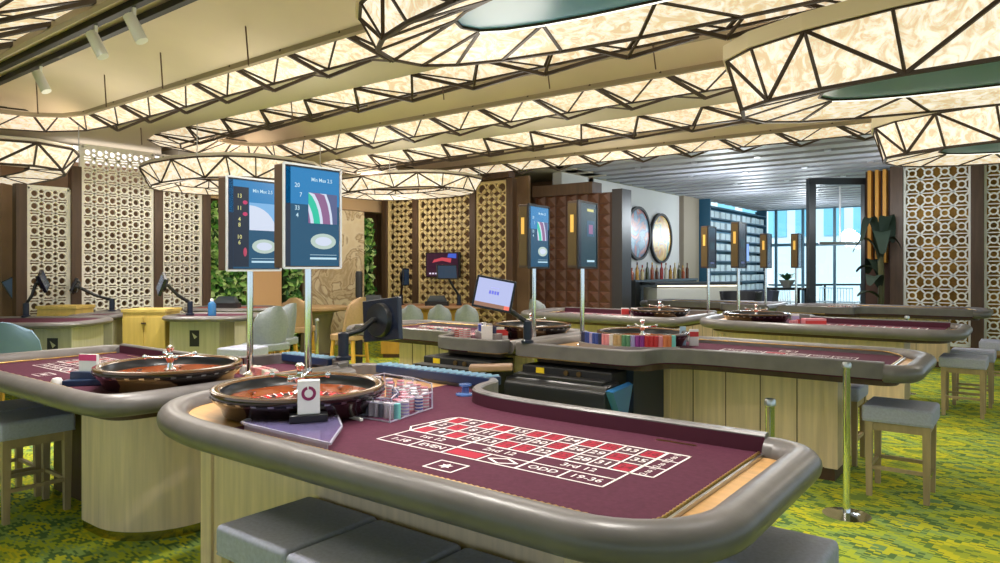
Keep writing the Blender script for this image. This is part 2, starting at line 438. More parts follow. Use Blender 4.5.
# --- faceted lanterns hanging lower (pods)
def pod(loop_bot, loop_top, z0, z1, label, plate=True, under=None, cornice=True, w=.03):
    root = thing('faceted_lantern', label, 'ceiling lantern', (*loop_bot[0], z0), 0)
    n = len(loop_bot); fb = MB(); fr = MB()
    B = [Vector((*p, z0)) for p in loop_bot]; T = [Vector((*p, z1)) for p in loop_top]
    for i in range(n):
        j = (i+1) % n
        if i % 2 == 0:
            fb.quad(B[i], B[j], T[i]); fb.quad(B[j], T[j], T[i]); fr.bar(B[j], T[i], w)
        else:
            fb.quad(B[i], B[j], T[j]); fb.quad(B[i], T[j], T[i]); fr.bar(B[i], T[j], w)
        fr.bar(B[i], B[j], w); fr.bar(T[i], T[j], w); fr.bar(B[i], T[i], w*.8)
    cx = sum(p[0] for p in loop_bot)/n; cy = sum(p[1] for p in loop_bot)/n
    I = [Vector((cx+(p[0]-cx)*.74, cy+(p[1]-cy)*.56-.06, z0+.06)) for p in loop_bot]
    for i in range(n):
        j = (i+1) % n
        fb.quad(B[i], B[j], I[j]); fb.quad(B[i], I[j], I[i]); fr.bar(B[i], I[j] if i % 2 else I[i], w*.8); fr.bar(I[i], I[j], w*.7)
    fb.build('fabric', LANT2, root); fr.build('web_frame', BARS, root)
    if plate:
        pm = MB(); pm.prism([(p.x, p.y) for p in I], z0+.065, z0+.09); pm.build('underside_plate', PLATEB, root)
        lm = MB()
        lm.tube([I[k] + Vector((0, 0, -.01)) for k in range(2, n//2)], .006, 6); lm.build('light_line', mat('light_line', (1, 1, 1), .4, emis=(1, .97, .9), estr=1.1), root)
    if cornice:
        cm = MB()
        cm.sweep3([(p.x, p.y, z1+.05) for p in T], [(-.03, -.05), (.03, -.05), (.03, .06), (-.03, .06)], closed=True)
        cm.build('cornice', CREAM, root)
    MB().prism([(p.x, p.y) for p in T], z1+.02, z1+.05).build('top', SOFFIT, root)
    for k in (2, n//2, n-3): MB().bar((T[k].x, T[k].y, z1), (T[k].x, T[k].y, 3.32), .012, n=6).build('hanger_rod', STEEL, root)
    return root
def lens(u0, u1, v0, v1, n, sc=1.0, pw=.75):
    cx, cy = (u0+u1)/2, (v0+v1)/2; a, b = (u1-u0)/2*sc, (v1-v0)/2*sc; P = []
    for i in range(n):
        t = 2*PI*i/n; c, s_ = math.cos(t), math.sin(t)
        P.append((cx+a*math.copysign(abs(c)**.9, c), cy+b*math.copysign(abs(s_)**pw, s_)))
    return P
def podL(u0, u1, v0, v1, z0, z1, label, n=18, **k):
    b = lens(u0+.1, u1-.1, v0+.15, v1-.15, n); t = lens(u0, u1, v0, v1, n)
    return pod(b, t, z0, z1, label, **k)
podL(-1.3, 3.6, .35, 1.8, 2.82, 3.02, 'largest faceted lit lantern, top centre, nearest the camera', n=26, w=.024)
podL(.15, 4.6, 2.55, 4.2, 2.66, 3.02, 'faceted lit lantern with a grey glass underside at upper right', n=22, w=.024)
podL(.62, 4.8, 5.6, 7.7, 2.66, 2.98, 'faceted lit lantern hanging before the right lattice screen', n=22, w=.024)
podL(-9.9, -6.6, .2, 1.75, 2.62, 2.86, 'small faceted lit lantern at the far left edge, over the first lattice panel', plate=False, cornice=False, n=14, w=.024)
podL(-8.35, -5.6, 2.5, 4.5, 2.64, 2.88, 'low faceted lit lantern behind the two tall blue screens', plate=False, cornice=False, n=18, w=.02)
podL(-8.0, -5.2, 5.6, 7.6, 2.78, 2.98, 'low faceted lit lantern in front of the gold lattice corner', plate=False, cornice=False, n=16, w=.02)

# track lights and rods under the wide panel
def track(u0, u1, v, z):
    t = tag(MB().box(((u0+u1)/2, v, z), (u1-u0, .05, .05)).build('light_track', BLACKM), 'black light track on the wide ceiling panel, %s' % ('nearer line' if v < .35 else 'farther line'), 'light track')
    return t
track(-6.6, 2.4, .28, 3.325); track(-6.6, 2.4, .52, 3.375)
def spot(u, v, z, label):
    r = thing('track_spotlight', label, 'spotlight', (u, v, z), 0)
    MB().bar((u, v, z), (u, v, z-.07), .02).build('stem', WHITE, r)
    MB().tube([(u-.03, v-.02, z-.06), (u+.05, v+.03, z-.24)], .042, 12).build('lamp_head', mat('white_metal', (.7, .7, .68), .4), r, smooth=True)
    return r
a = at(114, 20, 5.3); spot(a.x, .28, 3.305, 'left white spotlight of the pair on the ceiling track')
a = at(124, 12, 5.0); spot(a.x+.22, .28, 3.305, 'right white spotlight of the pair on the ceiling track')
a = at(38, 66, 6.4); spot(a.x, .52, 3.355, 'single white spotlight at the left on the ceiling track')
for k, (px, py, Y) in enumerate([(36, 90, 7.2), (104, 90, 6.9), (160, 70, 6.2), (245, 45, 5.5), (140, 140, 9.0), (290, 110, 7.6), (440, 95, 6.6), (545, 85, 6.2), (650, 60, 5.6)]):
    p = at(px, py, Y)
    tag(MB().bar((p.x, p.y, 3.46), (p.x+.05, p.y, 3.08), .012, n=6).build('hanging_rod', DKWOOD), 'thin dark rod hanging from the ceiling panels', 'hanging rod', 'thin rods below the ceiling')

# --- lattice screens
def lattice(org, ax, w, h, cw, ch, r, t, style, depth=.04):
    """pattern mesh: rings joined by crossed struts, in the plane (ax, z)"""
    m = MB(); ax = Vector(ax); nrm = ax.cross(Vector((0, 0, 1))); org = Vector(org)
    def P(a, b, d): return org+ax*a+Vector((0, 0, b))+nrm*d
    def strip(a, b, w_):
        a, b = Vector(a), Vector(b); d = (b-a).normalized(); s_ = Vector((-d.y, d.x))*w_/2
        q = [a+s_, b+s_, b-s_, a-s_]
        f = [P(x.x, x.y, depth/2) for x in q]; k = [P(x.x, x.y, -depth/2) for x in q]
        m.add(f+k, [(0, 1, 2, 3), (7, 6, 5, 4), (0, 4, 5, 1), (2, 6, 7, 3)])
    def ring(cx, cy, rx, ry, n=12):
        vs = []
        for rr, d in ((1, depth/2), (1-t/r, depth/2), (1, -depth/2), (1-t/r, -depth/2)):
            for k in range(n):
                a = 2*PI*(k+.5)/n; vs.append(P(cx+rx*rr*math.cos(a), cy+ry*rr*math.sin(a), d))
        fs = []
        for k in range(n):
            l = (k+1) % n
            fs += [(k, l, n+l, n+k), (2*n+k, 3*n+k, 3*n+l, 2*n+l), (n+k, n+l, 3*n+l, 3*n+k), (k, 2*n+k, 2*n+l, l)]
        m.add(vs, fs)
    nx = max(1, round(w/cw)); ny = max(1, round(h/ch)); cw, ch = w/nx, h/ny
    for i in range(nx):
        for j in range(ny):
            cx, cy = (i+.5)*cw, (j+.5)*ch
            if style == 'petal':
                ring(cx, cy, cw*.50, ch*.50, 14)
                if i < nx-1 and j < ny-1: ring(cx+cw/2, cy+ch/2, cw*.50, ch*.50, 14)
            else:
                ring(cx, cy, r*cw/ch if style == 'wide' else r, r, 12)
                for sx in (-1, 1):
                    for sy in (-1, 1):
                        k = .62 if style == 'wide' else .7
                        strip((cx+sx*r*.72*(cw/ch if style == 'wide' else 1), cy+sy*r*.66), (cx+sx*cw/2, cy+sy*ch/2), t*1.0)
                strip((cx-cw/2, cy-ch/2), (cx+cw/2, cy-ch/2), t*.7)
                if style == 'hex':
                    strip((cx+r, cy), (cx+cw-r, cy), t) if i < nx-1 else None
    return m
def screen(name, label, org, ax, w, h, cw, ch, r, t, style, m_, back, post=(), depth=.04):
    root = thing(name, label, 'lattice screen', org, 0)
    lattice(org, ax, w, h, cw, ch, r, t, style, depth).build('lattice', m_, root)
    A = Vector(ax); O = Vector(org); e = MB()
    for s_ in (0, w): e.bar(O+A*s_, O+A*s_+Vector((0, 0, h)), .05)
    for z in (0, h): e.bar(O+Vector((0, 0, z)), O+A*w+Vector((0, 0, z)), .05)
    e.build('edge_frame', m_, root)
    return root
def post(p, h, s_, label, m_=DKWOOD):
    mb = MB().box((p[0], p[1], h/2), (s_, s_, h))
    mb.use(DKWOOD)
    return tag(mb.build('timber_post', m_, bevel=.008), label, 'post')
# left screen line runs along v at u = -8.5
U0 = -8.5
LATF = 'hex'
for k, (a, b, lab) in enumerate([(1.52, 2.02, 'cream lattice panel left of the dark post at far left'), (2.18, 3.17, 'wide cream lattice panel between the two left dark posts'), (3.31, 3.94, 'narrow cream lattice panel beside the green plant wall')]):
    screen('lattice_screen', lab, (U0, a, .25), (0, 1, 0), b-a, 2.95 if k else 2.32, .165, .165, .062, .022, 'hex', LATC, None)
for v, lab in ((1.44, 'leftmost dark timber post'), (2.10, 'dark timber post between the first and second lattice panels'), (3.24, 'brown timber post between the second and third lattice panels'), (4.01, 'dark timber post beside the green plant wall')):
    post((U0, v), 3.15 if v > 2.5 else (2.9 if v > 2 else 2.6), .13, lab)
struct(MB().box((U0-.55, 2.75, 1.6), (.08, 2.7, 3.2)), 'wall_left', BROWNBK)
m = MB().box((U0-.3, 3.0, 3.12), (.35, 1.9, .18)); struct(m, 'trim_1', mat('cove_light', (1, 1, 1), .5, emis=(1, .95, .92), estr=1.1))
# wall niche at the far left edge
nn = thing('display_cabinet', 'black framed lit display cabinet on the wall at the far left edge', 'cabinet', (-10.9, 2.2, .6))
fm = MB()
for p, q in (((-10.9, 1.55, .4), (-10.9, 1.55, 1.75)), ((-10.9, 2.1, .4), (-10.9, 2.1, 1.75)), ((-10.9, 1.55, 1.75), (-10.9, 2.1, 1.75)), ((-10.9, 1.8, .4), (-10.9, 1.8, 1.75))): fm.bar(p, q, .05)
fm.build('frame', BLACKM, nn)
MB().box((-11.02, 1.83, 1.1), (.1, .5, 1.3)).build('back_panel', mat('warm_panel', srgb(214, 150, 96), .5), nn)

# green plant wall, columns and marble along the same line
def leaf_wall(v0, v1, z0, z1, u, label, nl):
    m = MB(); 
    m.use(mat('leaf_dark', srgb(34, 60, 22), .6)).box((u-.14, (v0+v1)/2, (z0+z1)/2), (.06, v1-v0, z1-z0))
    ms = [mat('leaf_a', srgb(84, 144, 54), .5), mat('leaf_b', srgb(140, 184, 90), .5), mat('leaf_c', srgb(48, 98, 40), .5), mat('leaf_d', srgb(186, 214, 140), .5)]
    for k in range(nl):
        m.use(random.choice(ms)); c = Vector((u-random.random()*.1, random.uniform(v0, v1), random.uniform(z0, z1)))
        a = Vector((random.uniform(-.3, 1), random.uniform(-1, 1), random.uniform(-1, .6))).normalized()*random.uniform(.05, .10)
        b = a.cross(Vector((random.uniform(-.5, .5)+1, random.uniform(-.4, .4), .2))).normalized()*a.length*.5
        m.quad(c-a, c+b+Vector((.02, 0, 0)), c+a, c-b+Vector((.02, 0, 0)))
    return tag(m.build('plant_wall', None), label, 'plant wall', kind='stuff')
leaf_wall(4.14, 4.86, 0, 2.58, -8.62, 'dense green living plant wall left of the tall blue screens', 900)
leaf_wall(5.64, 5.98, 0, 2.5, -8.62, 'green living plant strip behind the tall blue screens', 260)
leaf_wall(7.60, 7.88, 0, 2.5, -8.75, 'green living plant strip between marble and gold lattice', 260)
m = MB().box((-8.9, 6.1, 2.95), (.3, 4.2, .6)); struct(m, 'wall_left', BEIGE)
struct(MB().box((-8.8, 5.25, 1.4), (.3, .6, 2.8)), 'wall_left', mat('peach_wall', srgb(206, 164, 118), .7))
mw = MB().box((-8.72, 6.8, 1.32), (.14, 1.4, 2.62))
tag(mw.build('marble_panel', MARBLE, bevel=.01), 'beige marble wall panel with brown veins right of the tall blue screens', 'wall panel')

# middle gold lattice along u at v = 8
V0 = 8.0
for a, b, lab in ((-8.45, -7.75, 'narrow gold lattice panel beside the marble'), (-7.6, -6.28, 'wide gold lattice panel behind the small television'), (-6.14, -5.45, 'gold lattice panel beside the brown tiled wall')):
    screen('lattice_screen', lab, (a, V0, .2), (1, 0, 0), b-a, 2.85, .21, .21, .12, .03, 'petal', LATG, None)
for u, lab in ((-8.55, 'dark timber post at the marble corner'), (-7.68, 'brown timber post left of the wide gold lattice'), (-6.21, 'brown timber post right of the small television'), (-5.36, 'dark timber post between gold lattice and brown tiles')):
    post((u, V0), 3.1, .14, lab)
struct(MB().box((-7.0, V0+.55, 1.6), (3.3, .06, 3.2)), 'wall_back', BROWNBK)
struct(MB().box((-7.0, V0, 3.2), (3.3, .2, .18)), 'trim_2', DKWOOD)
# brown tiled wall
bw = MB(); bw.use(BROWNW).box((-4.49, 8.75, 1.4), (1.64, .2, 2.8)); bw.use(BROWNT)
for i in range(7):
    for j in range(14):
        x = -5.18+i*.222; z = .15+j*.19
        c = (x+.005, 8.645, z+.09); e = .098
        bw.add([(x-.095, 8.65, z), (x+.105, 8.65, z), (x+.105, 8.65, z+.18), (x-.095, 8.65, z+.18), (x+.005, 8.61, z+.13)], [(0, 1, 4), (1, 2, 4), (2, 3, 4), (3, 0, 4)])
struct(bw, 'wall_back', None)
struct(MB().box((-3.57, 8.75, 1.42), (.19, .34, 2.84), ), 'trim_3', mat('dark_end', srgb(46, 42, 46), .4))
struct(MB().box((-4.68, 8.75, 2.90), (1.26, .34, .2)), 'trim_4', DKWOOD)
# small TV
tv = thing('television', 'small wall television with a dark red and purple picture on the gold lattice', 'television', (-6.9, 7.86, 1.55))
MB().box((-6.9, 7.9, 1.56), (.86, .05, .48)).build('housing', BLACK, tv, bevel=.01)
MB().box((-6.9, 7.952, 1.56), (.3, .056, .2)).build('wall_bracket', BLACKM, tv)
m = MB(); m.use(mat('tv_dark', (.02, .005, .02), .3, emis=srgb(46, 14, 40), estr=.7)).quad((-7.3, 7.872, 1.34), (-6.5, 7.872, 1.34), (-6.5, 7.872, 1.78), (-7.3, 7.872, 1.78))
m.use(mat('tv_red', (.2, .02, .05), .3, emis=srgb(190, 70, 80), estr=.8))
m.add([(-7.15, 7.87, 1.60), (-6.9, 7.87, 1.64), (-6.68, 7.87, 1.60), (-6.66, 7.87, 1.68), (-6.9, 7.87, 1.70), (-7.1, 7.87, 1.66)], [range(6)])
m.use(mat('tv_blue', (.02, .05, .3), .3, emis=srgb(60, 90, 190), estr=.8)).add([(-6.76, 7.869, 1.70), (-6.54, 7.869, 1.68), (-6.54, 7.869, 1.77), (-6.74, 7.869, 1.77)], [range(4)])
m.use(mat('tv_mag', (.2, .02, .1), .3, emis=srgb(120, 40, 100), estr=.8))
m.add([(-6.95, 7.869, 1.42), (-6.82, 7.869, 1.42), (-6.8, 7.869, 1.54), (-6.9, 7.869, 1.57), (-6.98, 7.869, 1.5)], [range(5)])
m.use(mat('tv_text', (.5, .5, .6), .3, emis=(.5, .45, .6), estr=.9))
for k in range(4): m.box((-7.2+k*.075, 7.869, 1.395), (.05, .002, .03))
m.build('picture', None, tv)

# right lattice, timber fins
V1 = 12.0
for a, b, lab in ((.24, 1.20, 'pale lattice screen over a gold wall on the right, between two dark posts'), (1.4, 2.6, 'pale lattice screen cut by the right edge of the view')):
    screen('lattice_screen', lab, (a, V1, .2), (1, 0, 0), b-a, 3.06, .24, .235, .070, .026, 'wide', LATC, None)
    struct(MB().box(((a+b)/2, V1+.3, 1.75), (b-a+.1, .06, 3.5)), 'wall_right', GOLDB)
post((.13, V1), 3.28, .2, 'dark timber post left of the right lattice screen'); post((1.30, V1), 3.28, .18, 'dark timber post right of the right lattice screen')
ft = thing('timber_fin_screen', 'upright golden timber fins beside the right lattice screen', 'fin screen', (-.15, V1, 0))
for k in range(3):
    MB().box((-.30+k*.12, V1+.05, 2.42), (.055, .24, 1.65)).build('fin', mat('gold_fin', srgb(206, 146, 56), .5), ft)
MB().box((-.15, V1+.2, 1.63), (.5, .06, 3.25)).build('backing', BROWNW, ft)

# ================================================================== ROULETTE TABLES
REDS = {1, 3, 5, 7, 9, 12, 14, 16, 18, 19, 21, 23, 25, 27, 30, 32, 34, 36}
CU, CV, OB = .0818, .1016, .181
FZ = .840
RIGHT = [(1.255, .535), (1.30, .535)]+arc((1.28, .415), .12, 80, 0, 5)+[(1.40, .2), (1.40, -.1)]+arc((1.10, -.252), .30, 0, -90, 9)
LEFT_A = smoothpath([(.6, -.552), (-.35, -.552), (-.72, -.552), (-1.02, -.47), (-1.22, -.30), (-1.28, -.02), (-1.31, .3), (-1.32, .82)], 3)
LEFT_B = smoothpath([(.6, -.552), (-.35, -.552), (-.70, -.552), (-.90, -.52), (-.945, -.34), (-.945, 0), (-.945, .4), (-.945, .82)], 3)
def dealer_side(ul):
    return smoothpath([(1.255, .535), (.5, .535), (.1, .545), (-.14, .60), (-.23, .72), (-.25, .93), (-.45, .95), (ul+.25, .95), (ul+.02, .95), (ul, .82)], 3)
def clip(poly, side, u):
    """keep u >= u0 ('>') or u <= u0"""
    R = []; n = len(poly)
    ins = (lambda p: p[0] >= u) if side == '>' else (lambda p: p[0] <= u)
    for i in range(n):
        a, b = poly[i], poly[(i+1) % n]
        if ins(a): R.append(a)
        if ins(a) != ins(b):
            t = (u-a[0])/(b[0]-a[0]); R.append((u, a[1]+(b[1]-a[1])*t))
    return R
def ellipse(a, b, n=16, dy=0): return [(a*math.cos(2*PI*k/n), dy+b*math.sin(2*PI*k/n)) for k in range(n)]

def layout_mesh(fm, sgn, detail):
    m = MB(fm)
    Z0, Z1, Z2 = FZ+.0006, FZ+.0012, FZ+.0018
    LW = .0078 if detail else .012
    def line(a, b, w=LW, z=Z1):
        a, b = Vector(a), Vector(b); d = (b-a).normalized(); s = Vector((-d.y, d.x))*w/2; e = d*w*.3
        m.use(WHITEL).quad(*[(p.x, p.y, z) for p in (a-e+s, a-e-s, b+e-s, b+e+s)])
    def cell(u0, v0, u1, v1, mm): m.use(mm).quad((u0, v0, Z0), (u1, v0, Z0), (u1, v1, Z0), (u0, v1, Z0))
    xd, yd = (sgn, 0, 0), (0, 1, 0)
    def txt(t, u, v, s):
        m.use(WHITEL).text(t, (u, v, Z2), xd, yd, s)
    for c in range(12):
        for r in range(3):
            nmb = c*3+r+1; u, v = c*CU, r*CV
            if nmb in REDS:
                m.use(REDL); e = .010; cu_, cv_ = u+CU/2, v+CV/2; a, b = CU/2-e, CV/2-e
                m.quad(*[(cu_+a*x, cv_+b*y, Z0) for x, y in ((-1, -.75), (-.75, -1), (.75, -1), (1, -.75), (1, .75), (.75, 1), (-.75, 1), (-1, .75))])
            else:
                cell(u+.008, v+.008, u+CU-.008, v+CV-.008, BLACKL)
            if detail: m.use(REDT if nmb in REDS else WHITEL).text(str(nmb), (u+CU/2, v+CV/2, Z2), xd, yd, .060)
    W = 12*CU
    for r in range(4): line((0, r*CV), (13*CU, r*CV), LW*(1.3 if r in (0, 3) else 1))
    for c in range(14): line((c*CU, 0), (c*CU, 3*CV), LW*(1.5 if c in (0, 4, 8, 12) else 1))
    line((0, 0), (-.045, CV*.5)); line((-.045, CV*.5), (-.045, CV*.5)) if 0 else None
    line((-.045, CV*.5), (-.02, CV*2.6)); line((-.02, CV*2.6), (.0, 3*CV))
    line((0, -OB), (W, -OB)); line((0, -OB/2), (W, -OB/2)); line((0, -OB), (0, 0)); line((W, -OB), (W, 0))
    for k in (4, 8): line((k*CU, -OB), (k*CU, 0), LW*1.3)
    for k in (2, 6, 10): line((k*CU, -OB), (k*CU, -OB/2))
    cell(4*CU+.012, -OB+.012, 6*CU-.012, -OB/2-.012, REDL)
    q = 7*CU, -OB*.75
    P = [(q[0]-.06, q[1]), (q[0], q[1]-.032), (q[0]+.06, q[1]), (q[0], q[1]+.032)]
    for a, b in zip(P, P[1:]+P[:1]): line(a, b, .010)
    if detail:
        for k, t in enumerate(('1st 12', '2nd 12', '3rd 12')): txt(t, (2+4*k)*CU, -OB*.25, .05)
        for k, t in ((1, '1-18'), (3, 'EVEN'), (9, 'ODD'), (11, '19-36')): txt(t, k*CU, -OB*.75, .05)
        txt('0', -.018, CV*1.5, .055)
        for r in range(3):
            m.use(WHITEL).text('2 to 1', (12.5*CU, (r+.5)*CV, Z2), (0, 1, 0), (-sgn, 0, 0), .036)
        # small framed emblem outside the layout
        e0 = (.46, -.30); s = .046
        C4 = [(e0[0]-s*1.3, e0[1]-s), (e0[0]+s*1.3, e0[1]-s), (e0[0]+s*1.3, e0[1]+s), (e0[0]-s*1.3, e0[1]+s)]
        for a, b in zip(C4, C4[1:]+C4[:1]): line(a, b, .008)
        m.use(WHITEL).add([(e0[0]+.026*math.cos(2*PI*k/12)*(1 if k % 2 else .55), e0[1]+.026*math.sin(2*PI*k/12)*(1 if k % 2 else .55), Z2) for k in range(12)], [range(12)])
        m.use(BRASS).quad((.86, .455, Z0), (1.02, .455, Z0), (1.02, .475, Z0), (.86, .475, Z0))
    return m

def table(su, sv, du, dv, variant, label, detail=1, base=None, group=None):
    fm = lambda p: Vector((p[0]*su+du, p[1]*sv+dv, p[2]))
    ul = -1.32 if variant == 'A' else -.945
    left = LEFT_A if variant == 'A' else LEFT_B
    root = thing('roulette_table', label, 'roulette table', (.1*su+du, dv, 0), 0, group)
    rail = RIGHT+left
    dl = dealer_side(ul)
    loop = rail+dl[::-1][1:-1]
    # padded armrest
    MB(fm).sweep3([(p[0], p[1], .838) for p in rail], ellipse(.064, .056, 18)).build('armrest', LEATHER, root, smooth=True)
    # dealer side: thin rail with felt inner wall
    m = MB(fm); prof = [(-.024, -.05), (.024, -.05), (.024, .048), (.016, .056), (-.016, .056), (-.024, .048)]
    m.sweep3([(p[0], p[1], .852) for p in dl], prof); m.build('dealer_rail', LEATHER, root)
    m = MB(fm); w = offset(dl, -.026); 
    if (Vector(w[10])-Vector((.3, 0))).length > (Vector(dl[10])-Vector((.3, 0))).length: w = offset(dl, .026)
    k = next(i for i, p in enumerate(w) if p[0] < -.2)
    for a, b in zip(w[:k], w[1:k+1]): m.quad((*a, FZ), (*b, FZ), (*b, .896), (*a, .896))
    m.build('felt_wall', FELTWALL, root)
    # playing surface
    inner = loop
    felt = clip(clip(inner, '>', -.62), '<', 1.245)
    MB(fm).prism(felt, .79, FZ).build('felt', FELT, root)
    deck = clip(inner, '<', -.62); MB(fm).prism(deck, .79, FZ+.001).build('wheel_deck', DECK, root)
    tray = clip(inner, '>', 1.245)
    MB(fm).prism(tray, .79, FZ-.006).build('drink_tray', DECK, root)
    MB(fm).box((1.256, .05, FZ+.0), (.010, .88, .012)).build('tray_lip', STEEL, root)
    # stitched brass edging along the players' side
    bp = [(1.243, .48, .006), (1.243, -.2, .006)]+[(p[0], p[1], .006+.024*i/6) for i, p in enumerate(arc((1.09, -.335), .153, 0, -90, 6))]+[(.5, -.488, .03), (-.42, -.488, .03)]
    pts = [Vector(p) for p in bp]; P_ = []
    for a_, b_ in zip(pts, pts[1:]):
        k_ = max(1, int((b_-a_).length/(.011 if detail == 2 else .05)))
        P_ += [a_.lerp(b_, j/k_) for j in range(k_)]
    P_.append(pts[-1])
    bm_ = MB(fm); bm_.tube([(p.x, p.y, FZ+p.z) for p in P_], .0065, 6)
    for j in range(len(P_)):
        if j % 2:
            c_ = Vector((P_[j].x, P_[j].y, FZ+P_[j].z))
            for q_ in range(j*6, j*6+6): bm_.v[q_] = c_+(bm_.v[q_]-c_)*.62
    bm_.build('brass_edging', BRASS, root)
    layout_mesh(fm, su*sv, detail).build('layout', None, root)
    # underframe and pedestal
    c = [(p[0]*.93+.004, p[1]*.86+.0) for p in loop]
    MB(fm).prism(c, .745, .80).build('underframe', DKWOOD, root)
    b0, b1, y0, y1, rl = base or ((-1.07 if variant == 'A' else -.64), .90, -.27, .16, 0)
    if variant == 'B' and not base:
        r = .40
        P = arc((b0+r, -.29+r), r, 270, 180, 12)+[(b0, .3)]+[(-.05, .3), (-.05, -.29)]
    else:
        P = [(b0, y0), (b0, y1), (b1, y1), (b1, y0)]
    kz = .05 if variant == 'B' else .09
    pm = MB(fm); pm.prism(P, kz, .75); pm.build('pedestal', WOOD, root)
    if variant == 'B': MB(fm).box((.42, .09, .375), (.93, .36, .75)).build('inner_body', WOOD if sv < 0 or dv > 5 else DKWOOD, root)
    # panel joints and end stiles stand proud as thin strips
    if variant == 'A':
        for u in (b0+.03, b1-.03):
            MB(fm).box((u, (y0+y1)/2, .42), (.085, y1-y0+.03, .66)).build('end_stile', WOOD, root)
        for k in range(1, 5):
            u = b0+(b1-b0)*k/5
            MB(fm).box((u, y1+.001, .42), (.006, .006, .64)).build('panel_joint', DKWOOD, root)
    else:
        for k in range(1, 5):
            u = -.05+.93*k/5
            MB(fm).box((u, .271, .42), (.006, .006, .64)).build('panel_joint', DKWOOD, root)
    cx = sum(p[0] for p in P)/len(P); cy = sum(p[1] for p in P)/len(P)
    kp = [(cx+(p[0]-cx)*.985, cy+(p[1]-cy)*.97) for p in P]
    MB(fm).prism(kp, 0, kz+.002).build('kick_plate', KICK if variant == 'B' else DKWOOD, root)
    # lock buttons below the armrest
    for k in range(2):
        u = b0+(.28 if variant == 'B' else .045)+k*.05
        yy = -.29 if variant == 'B' else y0-.015
        MB(fm).bar((u, yy-.012, .70), (u, yy+.01, .70), .022, n=10).build('lock_button', CHROME, root)
    return root
T1 = table(1, 1, 0, 0, 'A', 'largest roulette table in front, with red number squares on plum felt', 2)
T3 = table(-1, 1, -2.4, 0, 'B', 'roulette table at left with a rounded pale wood pedestal', 1)
T2 = table(1, -1, .02, 3.45, 'A', 'roulette table behind the front one, with a row of coloured chips on its rim side', 1, base=(-.40, .90, -.27, .16, 0))
T4 = table(-1, -1, -2.4, 3.45, 'B', 'roulette table below the tilted white monitor, second row left', 0)
T5 = table(1, 1, .05, 6.55, 'A', 'roulette table in the third row at right, before the bar', 0)
T6 = table(-1, 1, -2.4, 6.55, 'B', 'roulette table in the third row at left, before the brown tiled wall', 0)
T7 = table(1, -1, .1, 10.5, 'A', 'farthest roulette table, just before the right lattice screen', 0)
T8 = table(-1, -1, -2.4, 10.5, 'B', 'farthest roulette table on the bar side, behind the other rows', 0)

# ------------------------------------------------------------------ wheels
def make_wheel(label):
    r = thing('roulette', label, 'roulette wheel', (0, 0, 0))
    MB().lathe([(.20, .0), (.30, .0), (.33, .012), (.345, .05), (.372, .075), (.385, .095), (.385, .112)], n=48, cap=False).build('bowl', BOWL, r, smooth=True)
    MB().lathe([(.385, .112), (.383, .122), (.372, .126), (.352, .124), (.342, .116)], n=48, cap=False).build('lip', RIMW, r, smooth=True)
    MB().lathe([(.342, .116), (.338, .085), (.325, .072)], n=48, cap=False).build('ball_groove', BLACK, r, smooth=True)
    MB().lathe([(.325, .072), (.262, .046)], n=48, cap=False).build('ball_track', TRACK, r, smooth=True)
    m = MB()
    for k in range(37):
        a0, a1 = 2*PI*k/37, 2*PI*(k+1)/37
        m.use(GREENP if k == 0 else (WRED if k % 2 else WBLACK))
        def q(rr, z, a): return (rr*math.cos(a), rr*math.sin(a), z)
        m.quad(q(.262, .046, a0), q(.262, .046, a1), q(.222, .050, a1), q(.222, .050, a0))
        m.use(WBLACK if k % 2 else WRED).quad(q(.222, .050, a0), q(.222, .050, a1), q(.19, .040, a1), q(.19, .040, a0))
        m.use(CHROME).bar(q(.222, .053, a0), q(.188, .047, a0), .004)
    m.build('number_ring', None, r)
    MB().lathe([(.19, .040), (.12, .058), (.05, .072), (.03, .078)], n=40, cap=True).build('rotor_cone', TRACK, r, smooth=True)
    t = MB().lathe([(.03, .075), (.034, .09), (.018, .10), (.013, .125), (.02, .137), (.024, .155), (.016, .17), (.012, .185), (.018, .198), (.022, .21), (.012, .222), (.0005, .226)], n=20).build('turret', CHROME, r, smooth=True)
    for k in range(4):
        a = PI/2*k+.4; c, s_ = math.cos(a), math.sin(a)
        m = MB(); m.tube([(0, 0, .158), (c*.06, s_*.06, .160), (c*.11, s_*.11, .166), (c*.125, s_*.125, .166)], .0065, 8)
        m.lathe([(.0005, -.014), (.012, -.008), (.014, .0), (.012, .008), (.0005, .014)], (c*.13, s_*.13, .168), 10)
        m.build('turret_arm', CHROME, t, smooth=True)
    for k in range(8):
        a = PI/4*k; c, s_ = math.cos(a), math.sin(a)
        MB().box((c*.295, s_*.295, .064), (.034, .014, .008), a+(PI/2 if k % 2 else 0)).build('deflector', CHROME, r)
    m = MB()
    for k in range(96):
        a0, a1 = 2*PI*k/96, 2*PI*(k+1)/96; m.use(STEEL if k % 3 == 0 else BLACK)  # steel dashes painted in for the reflections below the lip
        m.quad((.3800*math.cos(a0), .3800*math.sin(a0), .087), (.3800*math.cos(a1), .3800*math.sin(a1), .087), (.3865*math.cos(a1), .3865*math.sin(a1), .0955), (.3865*math.cos(a0), .3865*math.sin(a0), .0955))
    m.build('glint_band', None, r)
    return r
WZ = .842
W1 = make_wheel('roulette wheel on the front table, beside the white box with a ring'); W1.location = (-.665, -.04, WZ); W1.rotation_euler.z = .2
dup(W1, (-1.85, -.03, WZ), .9, 'roulette wheel on the left table, behind the pink and white sign')
dup(W1, (-.62, 3.42, WZ), .5, 'roulette wheel behind the long arc of coloured chips on the second table')
dup(W1, (-1.84, 3.53, WZ), .3, 'roulette wheel below the second table screen, right of the tilted monitor')
dup(W1, (-.62, 6.5, WZ), 1.1, 'third row roulette wheel at right, beside the pink chip tray')
dup(W1, (-1.86, 6.5, WZ), 1.3, 'third row roulette wheel at left, before the lit bar counter')

